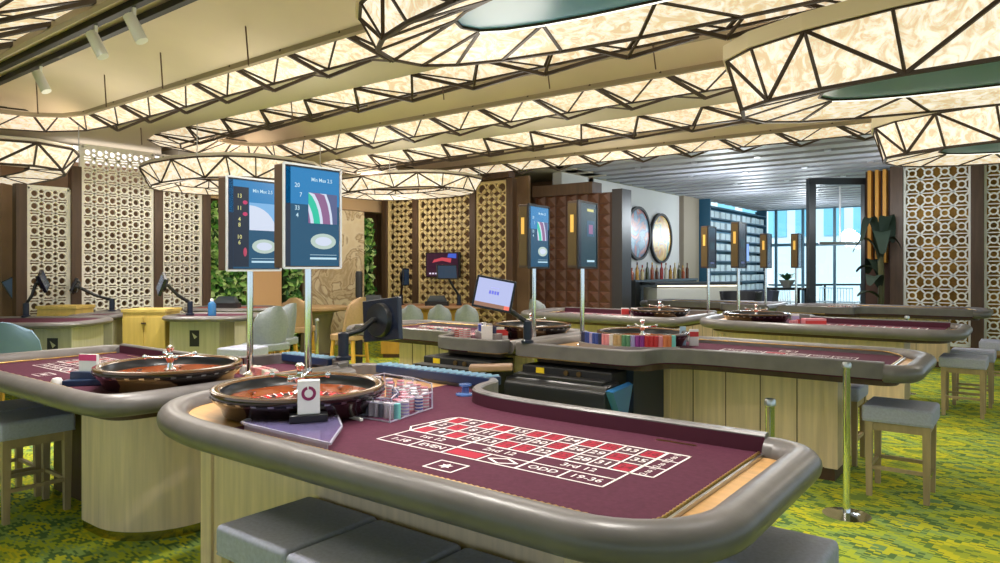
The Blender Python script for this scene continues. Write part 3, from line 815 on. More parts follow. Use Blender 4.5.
# ------------------------------------------------------------------ screens on poles
S_BACK = mat('screen_navy', (.01, .012, .016), .25, emis=srgb(6, 76, 110), estr=.85)
S_TOP = mat('screen_azure', (.01, .012, .016), .25, emis=srgb(24, 128, 190), estr=.85)
S_DARK = mat('screen_dark', (.01, .012, .016), .25, emis=srgb(6, 22, 48), estr=.8)
S_TXT = mat('screen_text', (.01, .012, .016), .4, emis=srgb(190, 225, 240), estr=.9)
S_OVAL = mat('screen_oval', (.01, .012, .016), .4, emis=srgb(188, 208, 198), estr=.85)
S_WH = mat('screen_white', (.01, .012, .016), .4, emis=srgb(215, 225, 245), estr=.85)
S_TEAL = mat('screen_teal', (.01, .012, .016), .4, emis=srgb(30, 205, 170), estr=.8)
S_MAU = mat('screen_mauve', (.01, .012, .016), .4, emis=srgb(150, 100, 150), estr=.75)
S_SLATE = mat('screen_slate', (.01, .012, .016), .4, emis=srgb(90, 100, 150), estr=.7)
S_YEL = mat('screen_yellow', (.01, .012, .016), .4, emis=srgb(225, 220, 140), estr=.85)
S_PINK = mat('screen_pink', (.01, .012, .016), .4, emis=srgb(200, 40, 100), estr=.85)
S_SKY = mat('screen_sky', (.01, .012, .016), .4, emis=srgb(120, 180, 230), estr=.85)
S_DIM = mat('screen_dim', srgb(24, 50, 66), .25, emis=srgb(24, 66, 84), estr=.5)
AMBER = mat('amber_glint', srgb(200, 160, 80), .5, emis=srgb(222, 172, 76), estr=.75)  # reflected lamplight put into an emissive colour
def screen_stand(name, label, loc, rz, style, group=None, ht=.555, wd=.40, dp=.085, pole_r=.019, z0=1.5):
    """faces local +x; local +y runs to the viewer's right across the picture"""
    r = thing(name, label, 'display screen', loc, rz, group)
    zb = loc[2]; L = Matrix.Rotation(rz, 4, 'Z')
    fm = lambda p: Vector(loc)+(L @ Vector((p[0], p[1], p[2]-zb)))
    def B(mb, *a, **k):
        me = mb.build(*a, **k); me.data.transform(Matrix.Rotation(-rz, 4, 'Z')); return me
    def mk(): return MB(fm)
    B(mk().lathe([(.05, zb), (.05, zb+.012), (.03, zb+.02), (pole_r, zb+.03)], n=20), 'foot', CHROME, r, smooth=True)
    B(mk().lathe([(pole_r, zb+.028), (pole_r, z0)], n=16, cap=True), 'pole', CHROME, r, smooth=True)
    h = B(mk().box((0, 0, z0+ht/2), (dp, wd, ht)), 'housing', mat('bronze_housing', srgb(84, 64, 52), .4), r, bevel=.008)
    fr = mk(); x = dp/2+.003
    for a, b in (((x, -wd/2, z0), (x, wd/2, z0)), ((x, -wd/2, z0+ht), (x, wd/2, z0+ht)), ((x, -wd/2, z0), (x, -wd/2, z0+ht)), ((x, wd/2, z0), (x, wd/2, z0+ht))): fr.bar(a, b, .011)
    B(fr, 'bezel', mat('silver_bezel', (.72, .74, .78), .35, .3) if style < 3 else BLACK, r)
    p = mk(); x = dp/2+.0035
    def rect(y0, y1, a, b, m, dx=0): p.use(m).quad((x+dx, y0*wd/2, z0+a*ht), (x+dx, y1*wd/2, z0+a*ht), (x+dx, y1*wd/2, z0+b*ht), (x+dx, y0*wd/2, z0+b*ht))
    def fan(c, pts, m, dx=.001): p.use(m).add([(x+dx, y*wd/2, z0+z*ht) for y, z in pts], [range(len(pts))])
    def txt(t, y, z, s, m, dx=.002):
        p.use(m).text(t, (x+dx, y*wd/2, z0+z*ht), (0, 1, 0), (0, 0, 1), s*ht)
    D = .0008
    if style in (1, 2, 3):
        rect(-.94, .94, .02, .98, S_BACK); rect(-.94, .94, .62, .97, S_TOP, D)
        rect(-.94, -.78, .02, .98, S_DARK if style != 3 else BLACK, D)
        if style == 2: rect(-.78, -.22, .04, .90, S_DARK, 2*D)
        fan(0, [(.36+.46*math.cos(2*PI*k/20), .265+.078*math.sin(2*PI*k/20)) for k in range(20)], S_OVAL)
        fan(0, [(.36+.30*math.cos(2*PI*k/20), .265+.045*math.sin(2*PI*k/20)) for k in range(20)], S_WH, .002)
        txt('Min Max 2.5', .30, .87, .052, S_TXT)
        rect(-.12, .84, .085, .105, S_TXT, 2*D); rect(-.12, .84, .128, .132, S_TXT, 2*D)
        if style == 2:
            rect(-.2, .9, .44, .74, S_SKY, D*2)
            fan(0, [(-.2, .44)]+[(-.2+1.0*math.sin(PI/2*k/8), .44+.27*math.cos(PI/2*k/8)) for k in range(9)], S_WH, .0022)
            for t, z, c in (('13', .80, S_YEL), ('11', .67, S_YEL), ('4', .55, S_YEL), ('8', .49, S_YEL), ('10', .36, S_YEL), ('6', .30, S_YEL)): txt(t, -.56, z, .062, c)
            for z in (.735, .61): fan(0, [(-.36+.09*math.cos(2*PI*k/10), z+.022*math.sin(2*PI*k/10)) for k in range(10)], S_PINK, .003)
            fan(0, [(-.36+.07*math.cos(2*PI*k/10), .2+.05*math.sin(2*PI*k/10)) for k in range(10)], mat('screen_wine', (.3, .05, .1), .4, emis=srgb(120, 24, 60), estr=.7), .003)
        else:
            for t, z in (('20', .80), ('7', .71), ('33', .58), ('4', .51)): txt(t, -.56 if t != '7' else -.44, z, .06, S_TXT)
            # curved colour bands of the picture
            def band(r0, r1, m, a0=90, a1=0, dx=.0022):
                c0 = (-.2-.5, .44-.02); P = []
                for k in range(9):
                    a = math.radians(a0+(a1-a0)*k/8); P.append((c0[0]+r1*1.42*math.cos(a), c0[1]+r1*.60*math.sin(a)))
                for k in range(8, -1, -1):
                    a = math.radians(a0+(a1-a0)*k/8); P.append((c0[0]+r0*1.42*math.cos(a), c0[1]+r0*.60*math.sin(a)))
                P = [(min(max(y, -.18), .86), min(max(z, .44), .74)) for y, z in P]
                for i in range(8):
                    p.use(m).quad(*[(x+dx, q[0]*wd/2, z0+q[1]*ht) for q in (P[i], P[i+1], P[16-i], P[17-i])])
            rect(-.18, .86, .44, .74, S_SLATE, D*2)
            band(.0, .42, S_MAU); band(.42, .50, S_WH); band(.50, .66, S_TEAL); band(.66, .73, S_WH); band(.73, .92, S_MAU); band(.92, .98, S_WH)
    elif style == 4:
        rect(-.94, .94, .02, .98, S_DIM); rect(-.94, -.70, .02, .98, S_DARK, D)
        fan(0, [(-.1, .48), (.7, .48), (.7, .72), (-.1, .72)], S_BACK); fan(0, [(.08, .52), (.52, .52), (.52, .66), (.08, .66)], S_MAU, .002)
        rect(-.1, .6, .86, .90, S_YEL, .002); rect(-.1, .7, .09, .12, S_TXT, .002)
    else:
        rect(-.94, .94, .02, .98, S_DARK); rect(-.5, .6, .45, .62, S_DIM, D); rect(-.4, .5, .1, .14, S_SLATE, D)
    B(p, 'picture', None, r)
    if style >= 3:
        B(mk().box((0, -wd/2-.004, z0+ht*.5), (dp*.8, .008, ht*.92)), 'side_panel', BRONZE, r)
        B(mk().box((0, -wd/2-.010, z0+ht*.66), (dp*.30, .006, ht*.26)), 'side_glint', AMBER, r)  # glowing strip painted on as a reflection, no lamp here
    return r
screen_stand('display_screen', 'nearest blue display screen on a chrome pole, with curved colour bands', flat(308, 3.86, .84), 0, 1, wd=.38)
screen_stand('display_screen', 'blue display screen with a column of yellow numbers, left of the nearest one', flat(250, 4.28, .84), .04, 2, wd=.38, z0=1.485)
screen_stand('display_screen', 'second row blue screen with curved bands before the brown tiled wall, left of two', (-1.53, 3.12, .84), .12, 3, wd=.40, dp=.095)
screen_stand('display_screen', 'dim second row screen with small square picture before brown tiled wall', (-1.02, 3.10, .84), .12, 4, wd=.40, dp=.095)
screen_stand('display_screen', 'third row dark screen on a pole before the bar, leftmost of four', (-1.45, 7.15, .84), .1, 5, wd=.40, dp=.095)
screen_stand('display_screen', 'third row dark screen on a pole, second from left of four', (-.93, 6.80, .84), .1, 5, wd=.40, dp=.095, ht=.57)
screen_stand('display_screen', 'far dark rounded screen on a pole by the window, third of four', (-1.45, 9.70, .84), .1, 5, wd=.36, dp=.11)
screen_stand('display_screen', 'far dark rounded screen on a pole in front of the bright window, rightmost of four', (-1.04, 9.95, .84), .1, 5, wd=.36, dp=.11)

# ------------------------------------------------------------------ stools
def make_stool(label):
    r = thing('stool', label, 'stool', (0, 0, 0))
    m = MB().box((0, 0, .545), (.40, .41, .11)); m.build('seat', STOOLF, r, bevel=.022)
    MB().box((0, 0, .497), (.388, .40, .006)).build('seat_piping', STOOLF, r)
    m = MB()
    for s in (-1, 1):
        m.box((0, s*.165, .465), (.34, .022, .055)); m.box((s*.165, 0, .465), (.022, .34, .055))
    m.build('apron', STOOLW, r)
    for sx in (-1, 1):
        for sy in (-1, 1):
            MB().box((sx*.163, sy*.163, .247), (.046, .046, .494), taper=.72).build('leg', STOOLW, r)
    for s in (-1, 1):
        MB().bar((s*.163, -.15, .19), (s*.163, .15, .19), .022).build('side_rail', STOOLW, r)
    MB().bar((-.15, -.163, .15), (.15, -.163, .15), .022).build('foot_rail', CHROME, r)
    MB().bar((-.15, .163, .19), (.15, .163, .19), .022).build('back_rail', STOOLW, r)
    return r
ST = make_stool('grey stool tucked under the front table, leftmost of its row'); ST.location = (-.075, -.49, 0)
dup(ST, (.335, -.50, 0), 0, 'grey stool tucked under the front table, second from the left')
dup(ST, (.745, -.50, 0), 0, 'grey stool tucked under the front table, mostly hidden by the armrest')
dup(ST, (1.30, .29, 0), PI/2, 'pale grey stool at the right end of the front table')
dup(ST, (1.32, 3.28, 0), PI/2, 'grey stool standing behind the chrome post at the right, nearest of its group')
dup(ST, (.78, 3.97, 0), 0, 'grey stool half hidden under the right end of the second table')
dup(ST, (1.46, 6.55, 0), PI/2, 'grey stool at the end of the third row table on the right')
dup(ST, (1.50, 7.25, 0), PI/2, 'grey stool behind another at the end of the third row table')
dup(ST, (1.70, 8.6, 0), PI/2, 'brown grey stool farthest right, before the right lattice')
dup(ST, (-2.93, -.37, 0), 0, 'grey stool at the left table, nearest the rounded pedestal')
dup(ST, (-3.36, -.38, 0), 0, 'grey stool cut by the left edge of the view')

# ------------------------------------------------------------------ chrome stanchions
def stanchion(loc, h, label, base=.135):
    r = thing('stanchion_post', label, 'post', loc)
    x, y, z = loc
    MB().lathe([(base, z), (base, z+.008), (base*.5, z+.016), (.03, z+.022)], (x, y, 0), 32).build('base_plate', CHROME, r, smooth=True)
    MB().lathe([(.021, z+.015), (.021, z+h)], (x, y, 0), 20).build('pole', CHROME, r, smooth=True)
    MB().lathe([(.021, z+h-.035), (.027, z+h-.03), (.027, z+h-.012), (.022, z+h)], (x, y, 0), 20).build('cap', STEEL, r, smooth=True)
    return r
stanchion((1.12, 2.60, 0), .93, 'chrome stanchion post with a round base on the carpet at right')
stanchion(flat(770, 3.32), .88, 'chrome post behind the right end of the front table, only its top showing')
stanchion(flat(907, 8.35), .93, 'distant chrome post at the right end of the third row table', .1)

# ================================================================== THINGS ON AND ROUND THE TABLES
CHIPC = {}
def chipm(n, c): return mat('chip_'+n, srgb(*c), .5)
CW = chipm('white', (228, 226, 222)); CG = chipm('grey', (120, 126, 134)); CPK = chipm('pink', (226, 150, 160)); CCY = chipm('cyan', (130, 222, 212))
CBL = chipm('blue', (60, 84, 168)); CRD = chipm('red', (206, 56, 56)); COR = chipm('orange', (226, 136, 80)); CPU = chipm('purple', (150, 60, 150)); CNV = chipm('navy', (40, 50, 90)); CLV = chipm('lavender', (176, 168, 214)); CGN = chipm('green', (96, 150, 110)); CTN = chipm('tan', (200, 170, 120))
def make_stack(m1, m2, h=.062, r=.0195):
    n = 14; b = MB(); k = 9
    for i in range(k):
        b.use(m1 if i % 2 else m2)
        z0, z1 = h*i/k, h*(i+1)/k-.0006
        rr = r*(1 if i % 2 else .985)
        b.lathe([(rr, z0), (rr, z1)], (0, 0, 0), n)
    return b
_st = {}
def stack(loc, m1, m2, label, group, h=.062, r=.0195):
    key = (m1.name, m2.name, h, r)
    if key not in _st:
        o = make_stack(m1, m2, h, r).build('chip_stack', None); _st[key] = o
    else:
        o = _st[key].copy(); COL.objects.link(o)
    o.location = loc; tag(o, label, 'chip stack', group); return o
NAMES = {CW: 'white', CG: 'grey', CPK: 'pink', CCY: 'cyan', CBL: 'blue', CRD: 'red', COR: 'orange', CPU: 'purple', CNV: 'navy', CLV: 'lavender', CGN: 'green', CTN: 'tan'}

def chip_arc(c, r0, a0, a1, n, cols, z, group, where, rows=1, dr=.044, h=.062):
    for q in range(rows):
        for i in range(n):
            a = math.radians(a0+(a1-a0)*i/(n-1)); r = r0+q*dr
            m1 = cols[(i*len(cols)//n+q*0) % len(cols)]; m2 = m1
            stack((c[0]+r*math.cos(a), c[1]+r*math.sin(a), z), m1, m2, 'stack of %s chips %s' % (NAMES[m1], where), group+', '+NAMES[m1], h)
# clear case with chips beside the front wheel
def glass_case(pts_out, pts_in, z, h, label):
    r = thing('chip_case', label, 'chip case', (*pts_out[0], z))
    e = MB(); n = len(pts_out)
    loop = pts_out+pts_in[::-1]
    w = MB()
    for a, b in zip(pts_out, pts_out[1:]): w.quad((*a, z+.001), (*b, z+.001), (*b, z+h), (*a, z+h))
    for a, b in ((pts_out[0], pts_in[0]), (pts_out[-1], pts_in[-1])): w.quad((*a, z+.001), (*b, z+.001), (*b, z+h), (*a, z+h))
    w.build('clear_wall', GLASS, r)
    t = MB(); m_ = len(pts_out)
    for i in range(m_-1): t.quad((*pts_out[i], z+h), (*pts_out[i+1], z+h), (*pts_in[i+1], z+h), (*pts_in[i], z+h))
    t.build('clear_lid', GLASS, r)
    for a, b in zip(loop, loop[1:]+loop[:1]):
        e.bar((*a, z+h), (*b, z+h), .005); e.bar((*a, z+.004), (*b, z+.004), .005)
    for p in loop: e.bar((*p, z), (*p, z+h), .005)
    e.build('polished_edge', GLASSE, r)
    return r
case_out = [(-.43, .03), (-.165, .045), (-.23, .38), (-.39, .55), (-.60, .63), (-.84, .65)]
case_in = [(-.31, .13), (-.265, .15), (-.345, .27), (-.46, .355), (-.60, .395), (-.80, .38)]
glass_case(case_out, case_in, FZ, .078, 'clear acrylic case over chip stacks beside the front roulette wheel')
front = [CW, CG, CW, CW, CG, CW, CW, CCY]
for i in range(8):
    t = i/7; p = (-.395+.205*t, .062+.022*t)
    m1 = front[i]; stack((p[0]+.0, p[1]+.03, FZ+.001), m1, m1, 'stack of %s chips at the front of the clear case' % NAMES[m1], 'front chips in the clear case, '+NAMES[m1], .068, .0148)
bank = [CW, CPK, CW, CLV, CPK, CW, CBL, CW]
for q in range(3):
    for i in range(11):
        t = i/10; a = case_out[1:]; 
        k = min(int(t*4), 3); f = t*4-k
        o_ = Vector(case_out[1+k])*(1-f)+Vector(case_out[2+k])*f; i_ = Vector(case_in[1+k])*(1-f)+Vector(case_in[2+k])*f
        p = o_*(.80-.30*q)+i_*(.20+.30*q)
        if i == 0: continue
        m1 = bank[(i*3+q*2) % 8]
        stack((p.x, p.y, FZ+.001), m1, CW if m1 is not CW else CPK, 'stack of %s chips in the curved back of the clear case' % NAMES[m1], 'back chips in the clear case, '+NAMES[m1], .066)
# low tinted sheet and white box before the front wheel
sh = thing('acrylic_guard', 'low tinted clear acrylic guard sheet lying before the front roulette wheel', 'guard', (-.4, -.3, FZ))
P = [(-.565, -.40), (-.50, -.425), (.03, -.425), (.05, -.40), (-.10, -.36), (-.20, -.25), (-.30, -.13), (-.42, -.10), (-.52, -.22), (-.57, -.33)]
P = [(-.575, -.37), (-.545, -.415), (-.48, -.425), (.02, -.425), (-.16, -.22), (-.33, -.10), (-.40, -.20), (-.50, -.29)]
MB().prism(P, FZ+.030, FZ+.036).build('clear_sheet', SHEET, sh)
e = MB()
for a, b in zip(P, P[1:]+P[:1]): e.bar((*a, FZ+.033), (*b, FZ+.033), .007, .009)
e.build('polished_edge', GLASSE, sh)
MB().bar((-.545, -.40, FZ+.016), (.0, -.42, FZ+.016), .006, .03).build('front_strip', GLASSE, sh)
for p in ((-.49, -.36),): MB().box((p[0], p[1], FZ+.0155), (.03, .03, .03)).build('support', BLACK, sh)
hb = thing('card_box', 'white box printed with a plum ring, on a black holder before the front wheel', 'box', (-.33, -.25, FZ+.036))
BX = Vector((-.335, -.245)); aa = YAW+.28
def loc2(a, b): return (BX.x+a*math.cos(aa)-b*math.sin(aa), BX.y+a*math.sin(aa)+b*math.cos(aa))
MB().box((*loc2(0, .0), FZ+.052), (.15, .075, .03), aa).build('holder', BLACK, hb, bevel=.004)
MB().box((*loc2(0, 0), FZ+.068+.068), (.088, .04, .136), aa).build('carton', WHITE, hb, bevel=.002)
rg = MB(); rg.use(MAROON)
for k in range(24):
    if k == 6: continue
    def q(rr, k_): 
        a = 2*PI*k_/24; p = loc2(rr*math.cos(a), -.0208); return (p[0], p[1], FZ+.152+rr*math.sin(a))
    rg.quad(q(.017, k), q(.017, k+1), q(.029, k+1), q(.029, k))
rg.build('ring_mark', None, hb)
# black phone like unit left of it
MB_ = MB().box((-.50, -.235, FZ+.066), (.05, .09, .05), .5)
tag(MB_.build('clip_stand', BLACK, bevel=.005), 'small black clip stand left of the white box', 'stand')
tag(MB().bar((-.37, .005, FZ+.006), (-.285, -.005, FZ+.006), .016, .012).build('marker_stick', WHITE, bevel=.002), 'small white marker stick lying beside the clear case', 'marker')
dl_ = thing('win_marker', 'small clear blue marker by the tip of the thin felt rim', 'marker', (-.33, .75, FZ))
MB().lathe([(.05, FZ+.001), (.05, FZ+.008), (.02, FZ+.014), (.018, FZ+.04), (.034, FZ+.05), (.034, FZ+.058)], (-.33, .74, 0), 18).build('body', mat('blue_glass', srgb(90, 130, 200), .1, alpha=.7), dl_, smooth=True)
# chip rack with slanted slots along the dealers' edge
def slot_rack(p0, p1, label, n=20):
    r = thing('chip_rack', label, 'chip rack', (*p0, .86)); a, b = Vector(p0), Vector(p1); d = (b-a).normalized(); s = Vector((-d.y, d.x))
    c = (a+b)/2; L_ = (b-a).length; ang = math.atan2(d.y, d.x)
    m = MB().box((c.x, c.y, .885), (L_, .11, .05), ang); m.build('tray', NAVY, r, bevel=.006)
    for k in range(n):
        q = a+d*(L_*(k+.5)/n)
        w = MB(); w.bar((q.x-d.x*.012-s.x*.05, q.y-d.y*.012-s.y*.05, .913), (q.x+d.x*.012+s.x*.045, q.y+d.y*.012+s.y*.045, .913), .014, .008)
        w.build('divider', mat('rack_divider', srgb(150, 190, 215), .3), r)
    return r
slot_rack((-1.18, .955), (-.30, .955), 'navy chip rack with pale slanted dividers along the back edge of the front table', 18)
slot_rack((-2.12, .945), (-1.62, .945), 'navy chip rack with pale slanted dividers behind the left table', 10)

# second table chips: a long coloured arc
cols2 = [CNV, CBL, CLV, CBL, CNV, CPK, CW, CTN, CGN, CLV, CPU, CRD, CRD, CPK, COR, CCY]
cen = (-.62, 3.42)
def ledge(c, r0, r1, a0, a1, z0, z1, label):
    P = arc(c, r0, a0, a1, 24)+arc(c, r1, a1, a0, 24)
    return tag(MB().prism(P, z0, z1).build('chip_ledge', mat('ledge_white', srgb(150, 146, 150), .4), bevel=.003), label, 'chip rack')
ledge(cen, .445, .565, 228, 326, FZ+.0005, .889, 'curved white ledge carrying the coloured chips on the second table')
ledge((-1.84, 3.53), .445, .545, 192, 268, FZ+.0005, .900, 'curved white ledge of chips round the second row left wheel')
chip_arc(cen, .53, 231, 322, 25, cols2, .890, 'outer arc of coloured chips on the second table', 'in the coloured arc before the second table wheel', 1, .044, .085)
chip_arc(cen, .485, 233, 322, 21, [CW, CPK, CLV, CW, CPK, CW], .890, 'inner arc of pale chips on the second table', 'behind the coloured arc on the second table', 1, .044, .075)
# second row left table: loose bank of chips below the monitor
for i in range(26):
    u = -2.80+.048*(i % 13)+random.uniform(-.005, .005); v = 2.99+.06*(i//13)+random.uniform(-.006, .006)
    m1 = [CRD, CPK, CW, CRD, CPK, CNV, CLV, CW, CBL, CW, CRD, CW, CPK][i % 13]
    stack((u, v, FZ+.001), m1, CW if m1 is not CW else CPK, 'stack of %s chips below the tilted monitor' % NAMES[m1], 'chips below the tilted monitor, '+NAMES[m1], .085)
chip_arc((-1.84, 3.53), .50, 195, 262, 13, [CW, CNV, CLV, CBL, CW, CPU, CNV], .901, 'chip arc on the second row left table', 'round the wheel of the second row left table', 1, .044, .06)
chip_arc((-1.80, .0), .47, 40, 118, 16, [CPK, CW, CPK, CW, COR], FZ+.001, 'chip arc behind the left wheel', 'behind the left roulette wheel', 2, .044, .05)
chip_arc((-.62, 6.5), .47, -20, 40, 9, [CPK, CRD, CW], FZ+.001, 'chips beside the third row wheel', 'beside the third row right wheel', 1, .044, .06)
for i in range(20):
    stack((-.55+i*.052, 10.02+.02*(i % 2), FZ+.001), [CRD, COR, CTN, CPK, CRD][i % 5], CW, 'stack of warm coloured chips on the farthest roulette table', 'chips on the farthest table', .06)

# cards and signs standing on the tables
def sign(name, label, loc, w, h, rz, top=None, m=WHITE, th=.02, stand=None):
    r = thing(name, label, 'sign', loc)
    MB().box((loc[0], loc[1], loc[2]+h/2), (w, th, h), rz).build('board', m, r)
    if top:
        n_ = Vector((math.sin(rz), -math.cos(rz)))*(th/2+.001); d = Vector((math.cos(rz), math.sin(rz)))*w/2; c = Vector((loc[0], loc[1]))+n_
        MB().quad((c.x-d.x, c.y-d.y, loc[2]+h*top[1]), (c.x+d.x, c.y+d.y, loc[2]+h*top[1]), (c.x+d.x, c.y+d.y, loc[2]+h*top[2]), (c.x-d.x, c.y-d.y, loc[2]+h*top[2])).build('print', top[0], r)
    if stand:
        MB().box((loc[0], loc[1], loc[2]-stand/2), (w*1.5, .09, stand), rz).build('stand', NAVY, r, bevel=.004)
    return r
p = at(89, 365, 3.98)
sign('sign_card', 'pink and white sign card on a navy stand at the left table', (p.x, p.y, FZ+.075), .115, .095, YAW-.2, (PINKC, .62, 1.0), stand=.045)
hl = thing('wheel_holder', 'long navy holder with a white end before the left wheel', 'holder', (-2.2, -.33, FZ))
a, b = Vector((-2.30, -.40)), Vector((-2.12, -.20))
MB().bar((a.x, a.y, FZ+.016), (b.x, b.y, FZ+.020), .07, .035).build('body', NAVY, hl, bevel=.006)
MB().lathe([(.03, FZ+.001), (.034, FZ+.02), (.022, FZ+.045), (.0005, FZ+.05)], (a.x-.02, a.y-.03, 0), 16).build('white_end', WHITE, hl, smooth=True)
sign('sign_card', 'pale blue tall card at the end of the coloured chip arc', (-.36, 3.66, FZ+.001), .05, .16, YAW, None, mat('pale_blue_card', srgb(170, 205, 230), .5))
sign('sign_card', 'white card with a red mark beside the pale blue tall card', (-.27, 3.68, FZ+.001), .075, .14, YAW, (CRD, .55, .85))
sign('sign_card', 'white block card left of the third row left wheel', tuple(flat(634, 9.3, FZ+.001)), .09, .13, YAW, None)
sign('sign_card', 'red and white card at the third row left wheel', tuple(flat(625, 9.3, FZ+.001)), .10, .13, YAW, (CRD, .3, .9))
sign('sign_card', 'small white card beside the pink chip tray on the third row right table', (-.20, 6.60, FZ+.001), .09, .12, YAW, (CLV, .4, .8))
sign('chip_tray', 'pink and white chip tray on the third row right table', (.0, 6.62, FZ+.001), .24, .075, YAW, (CRD, .2, .7), CPK, .12)
sign('sign_card', 'white box card below the tilted monitor', tuple(flat(487, 6.35, FZ+.001)), .10, .135, YAW, None)
sign('sign_card', 'red and white card right of the white box card below the monitor', tuple(flat(502, 6.5, FZ+.001)), .11, .11, YAW, (CRD, .3, .8))

# ------------------------------------------------------------------ chip machines under the second row
def machine(u, v, w, label, fin=True):
    r = thing('chip_machine', label, 'chip sorting machine', (u, v, 0))
    m = MB(); m.prism([(u-w/2, v-.02), (u+w/2, v-.02), (u+w/2, v+.34), (u-w/2, v+.34)], .30, .735); m.build('cabinet', BLACKM, r, bevel=.012)
    b = MB(); x0, x1 = u-w/2-.02, u+w/2+.06
    prof = [(v-.20, .66), (v-.24, .60), (v-.20, .34), (v-.02, .30), (v-.02, .68)]
    b.add([(x0, y, z) for y, z in prof]+[(x1, y, z) for y, z in prof], [list(range(5)), list(range(5, 10))[::-1]]+[(i, (i+1) % 5, 5+(i+1) % 5, 5+i) for i in range(5)])
    b.build('hopper', BLACK, r, bevel=.01)
    MB().box(((x0+x1)/2, v-.12, .675), (x1-x0-.1, .12, .022)).build('tray_lid', BLACKM, r)
    if fin:
        f = MB(); f.add([(x1+.002, v-.23, .64), (x1+.002, v+.12, .66), (x1+.002, v-.02, .32), (x1+.05, v-.21, .63), (x1+.05, v+.10, .65), (x1+.05, v-.02, .34)], [(0, 1, 2), (3, 5, 4), (0, 3, 4, 1), (1, 4, 5, 2), (2, 5, 3, 0)])
        f.build('end_guard', BLUEP, r)
    MB().box((u-w*.28, v-.024, .702), (.075, .006, .042), .0).build('warning_sticker', YELLOW, r)
    for k in range(2): MB().bar((u+w*(.02+.14*k), v-.022, .702), (u+w*(.02+.14*k), v-.034, .702), .04, n=12).build('dial', BRONZE, r)
    MB().prism([(u-w/2+.05, v-.1), (u+w/2-.05, v-.1), (u+w/2-.05, v+.3), (u-w/2+.05, v+.3)], 0, .30).build('plinth', BLACKM, r)
    if fin: MB().box((x1-.03, v+.48, .37), (.06, .54, .73)).build('end_panel', mat('dark_navy_panel', srgb(30, 42, 62), .4), r)
    return r
machine(-.82, 2.52, .80, 'black chip machine with a blue end under the second table')
machine(-1.86, 2.44, .72, 'black chip machine with a yellow sticker under the second row left table', False)
ar = thing('arm_cushion', 'brown padded armrest sticking out beside the chip machine', 'armrest', (-1.35, 2.3, .7))
MB().bar((-1.50, 2.18, .715), (-1.22, 2.38, .725), .13, .05).build('pad', mat('brown_pad', srgb(150, 120, 98), .5), ar, bevel=.015)
MB().bar((-1.38, 2.30, .0), (-1.38, 2.30, .70), .05).build('stem', BLACKM, ar)

# ------------------------------------------------------------------ monitors on arms
def monitor(label, c, nrm, roll, w, h, base, front, style):
    """c centre, nrm facing direction, base foot point"""
    r = thing('monitor', label, 'monitor', base); c = Vector(c); n = Vector(nrm).normalized()
    x = Vector((0, 0, 1)).cross(n).normalized(); y = n.cross(x); ca, sa = math.cos(roll), math.sin(roll)
    X = x*ca+y*sa; Y = -x*sa+y*ca
    def P(a, b, d): return c+X*a+Y*b+n*d
    m = MB(); m.add([P(sx*w/2, sy*h/2, d) for d in (-.025, .012) for sx, sy in ((-1, -1), (1, -1), (1, 1), (-1, 1))], [(0, 3, 2, 1), (4, 5, 6, 7), (0, 1, 5, 4), (1, 2, 6, 5), (2, 3, 7, 6), (3, 0, 4, 7)])
    m.build('housing', mat('monitor_shell', srgb(16, 22, 38), .25), r, bevel=.006)
    p = MB(); u, v = w/2-.018, h/2-.018
    p.use(front).quad(P(-u, -v, .0125), P(u, -v, .0125), P(u, v, .0125), P(-u, v, .0125))
    if style:
        p.use(mat('monitor_bar', srgb(130, 96, 84), .4, emis=srgb(130, 96, 84), estr=.6)).quad(P(-u, -v, .0130), P(u, -v, .0130), P(u, -v*.72, .0130), P(-u, -v*.72, .0130))
        p.use(mat('monitor_red', srgb(200, 90, 80), .4, emis=srgb(220, 110, 100), estr=.7)).quad(P(u*.7, -v, .0133), P(u, -v, .0133), P(u, -v*.72, .0133), P(u*.7, -v*.72, .0133))
        p.use(mat('monitor_logo', srgb(90, 90, 190), .4, emis=srgb(90, 100, 200), estr=.8))
        for k in range(4): p.quad(P(-.04+.021*k, -.005, .0133), P(-.024+.021*k, -.005, .0133), P(-.024+.021*k, .022, .0133), P(-.04+.021*k, .022, .0133))
        p.use(mat('monitor_line', srgb(150, 150, 200), .4, emis=srgb(150, 155, 215), estr=.8)).quad(P(-.03, .042, .0133), P(.035, .042, .0133), P(.035, .050, .0133), P(-.03, .050, .0133))
    p.build('picture', None, r)
    d = MB()
    ring = lambda rad, dd: [P(rad*math.cos(2*PI*k/24), rad*math.sin(2*PI*k/24), dd) for k in range(24)]
    A, B_, C_ = ring(h*.42, -.025), ring(h*.39, -.06), ring(h*.15, -.07)
    d.add(A+B_+C_, [(k, (k+1) % 24, 24+(k+1) % 24, 24+k) for k in range(24)]+[(24+k, 24+(k+1) % 24, 48+(k+1) % 24, 48+k) for k in range(24)]+[list(range(48, 72))])
    d.build('mount_disc', BLACK, r, smooth=True)
    b = Vector(base); knee = b+Vector((0, 0, .16)); back = P(0, 0, -.06)
    el = (knee*.5+back*.5)+Vector((0, 0, -.02))
    a = MB(); a.tube([knee, el, back-n*.03, back], .021, 10); a.build('arm', BLACK, r, smooth=True)
    MB().lathe([(.05, 0), (.05, .02), (.034, .03), (.034, .17), (.02, .18)], b, 18).build('arm_base', mat('arm_base_dark', srgb(22, 32, 52), .35), r, smooth=True)
    return r
M_ON = mat('monitor_glow', (.02, .02, .03), .3, emis=srgb(184, 192, 236), estr=.9)
M_OFF = mat('monitor_off', srgb(40, 70, 110), .15)
cdir = -FV
b2 = at(524, 336, 5.45)
monitor('tilted monitor with a white and lavender picture on a black arm', at(494, 294, 5.5), -FV*1+RV*-.05+Vector((0, 0, .12)), -.19, .315, .255, (-1.17, 2.505, .906), M_ON, 1)
b1 = at(357, 358, 4.75)
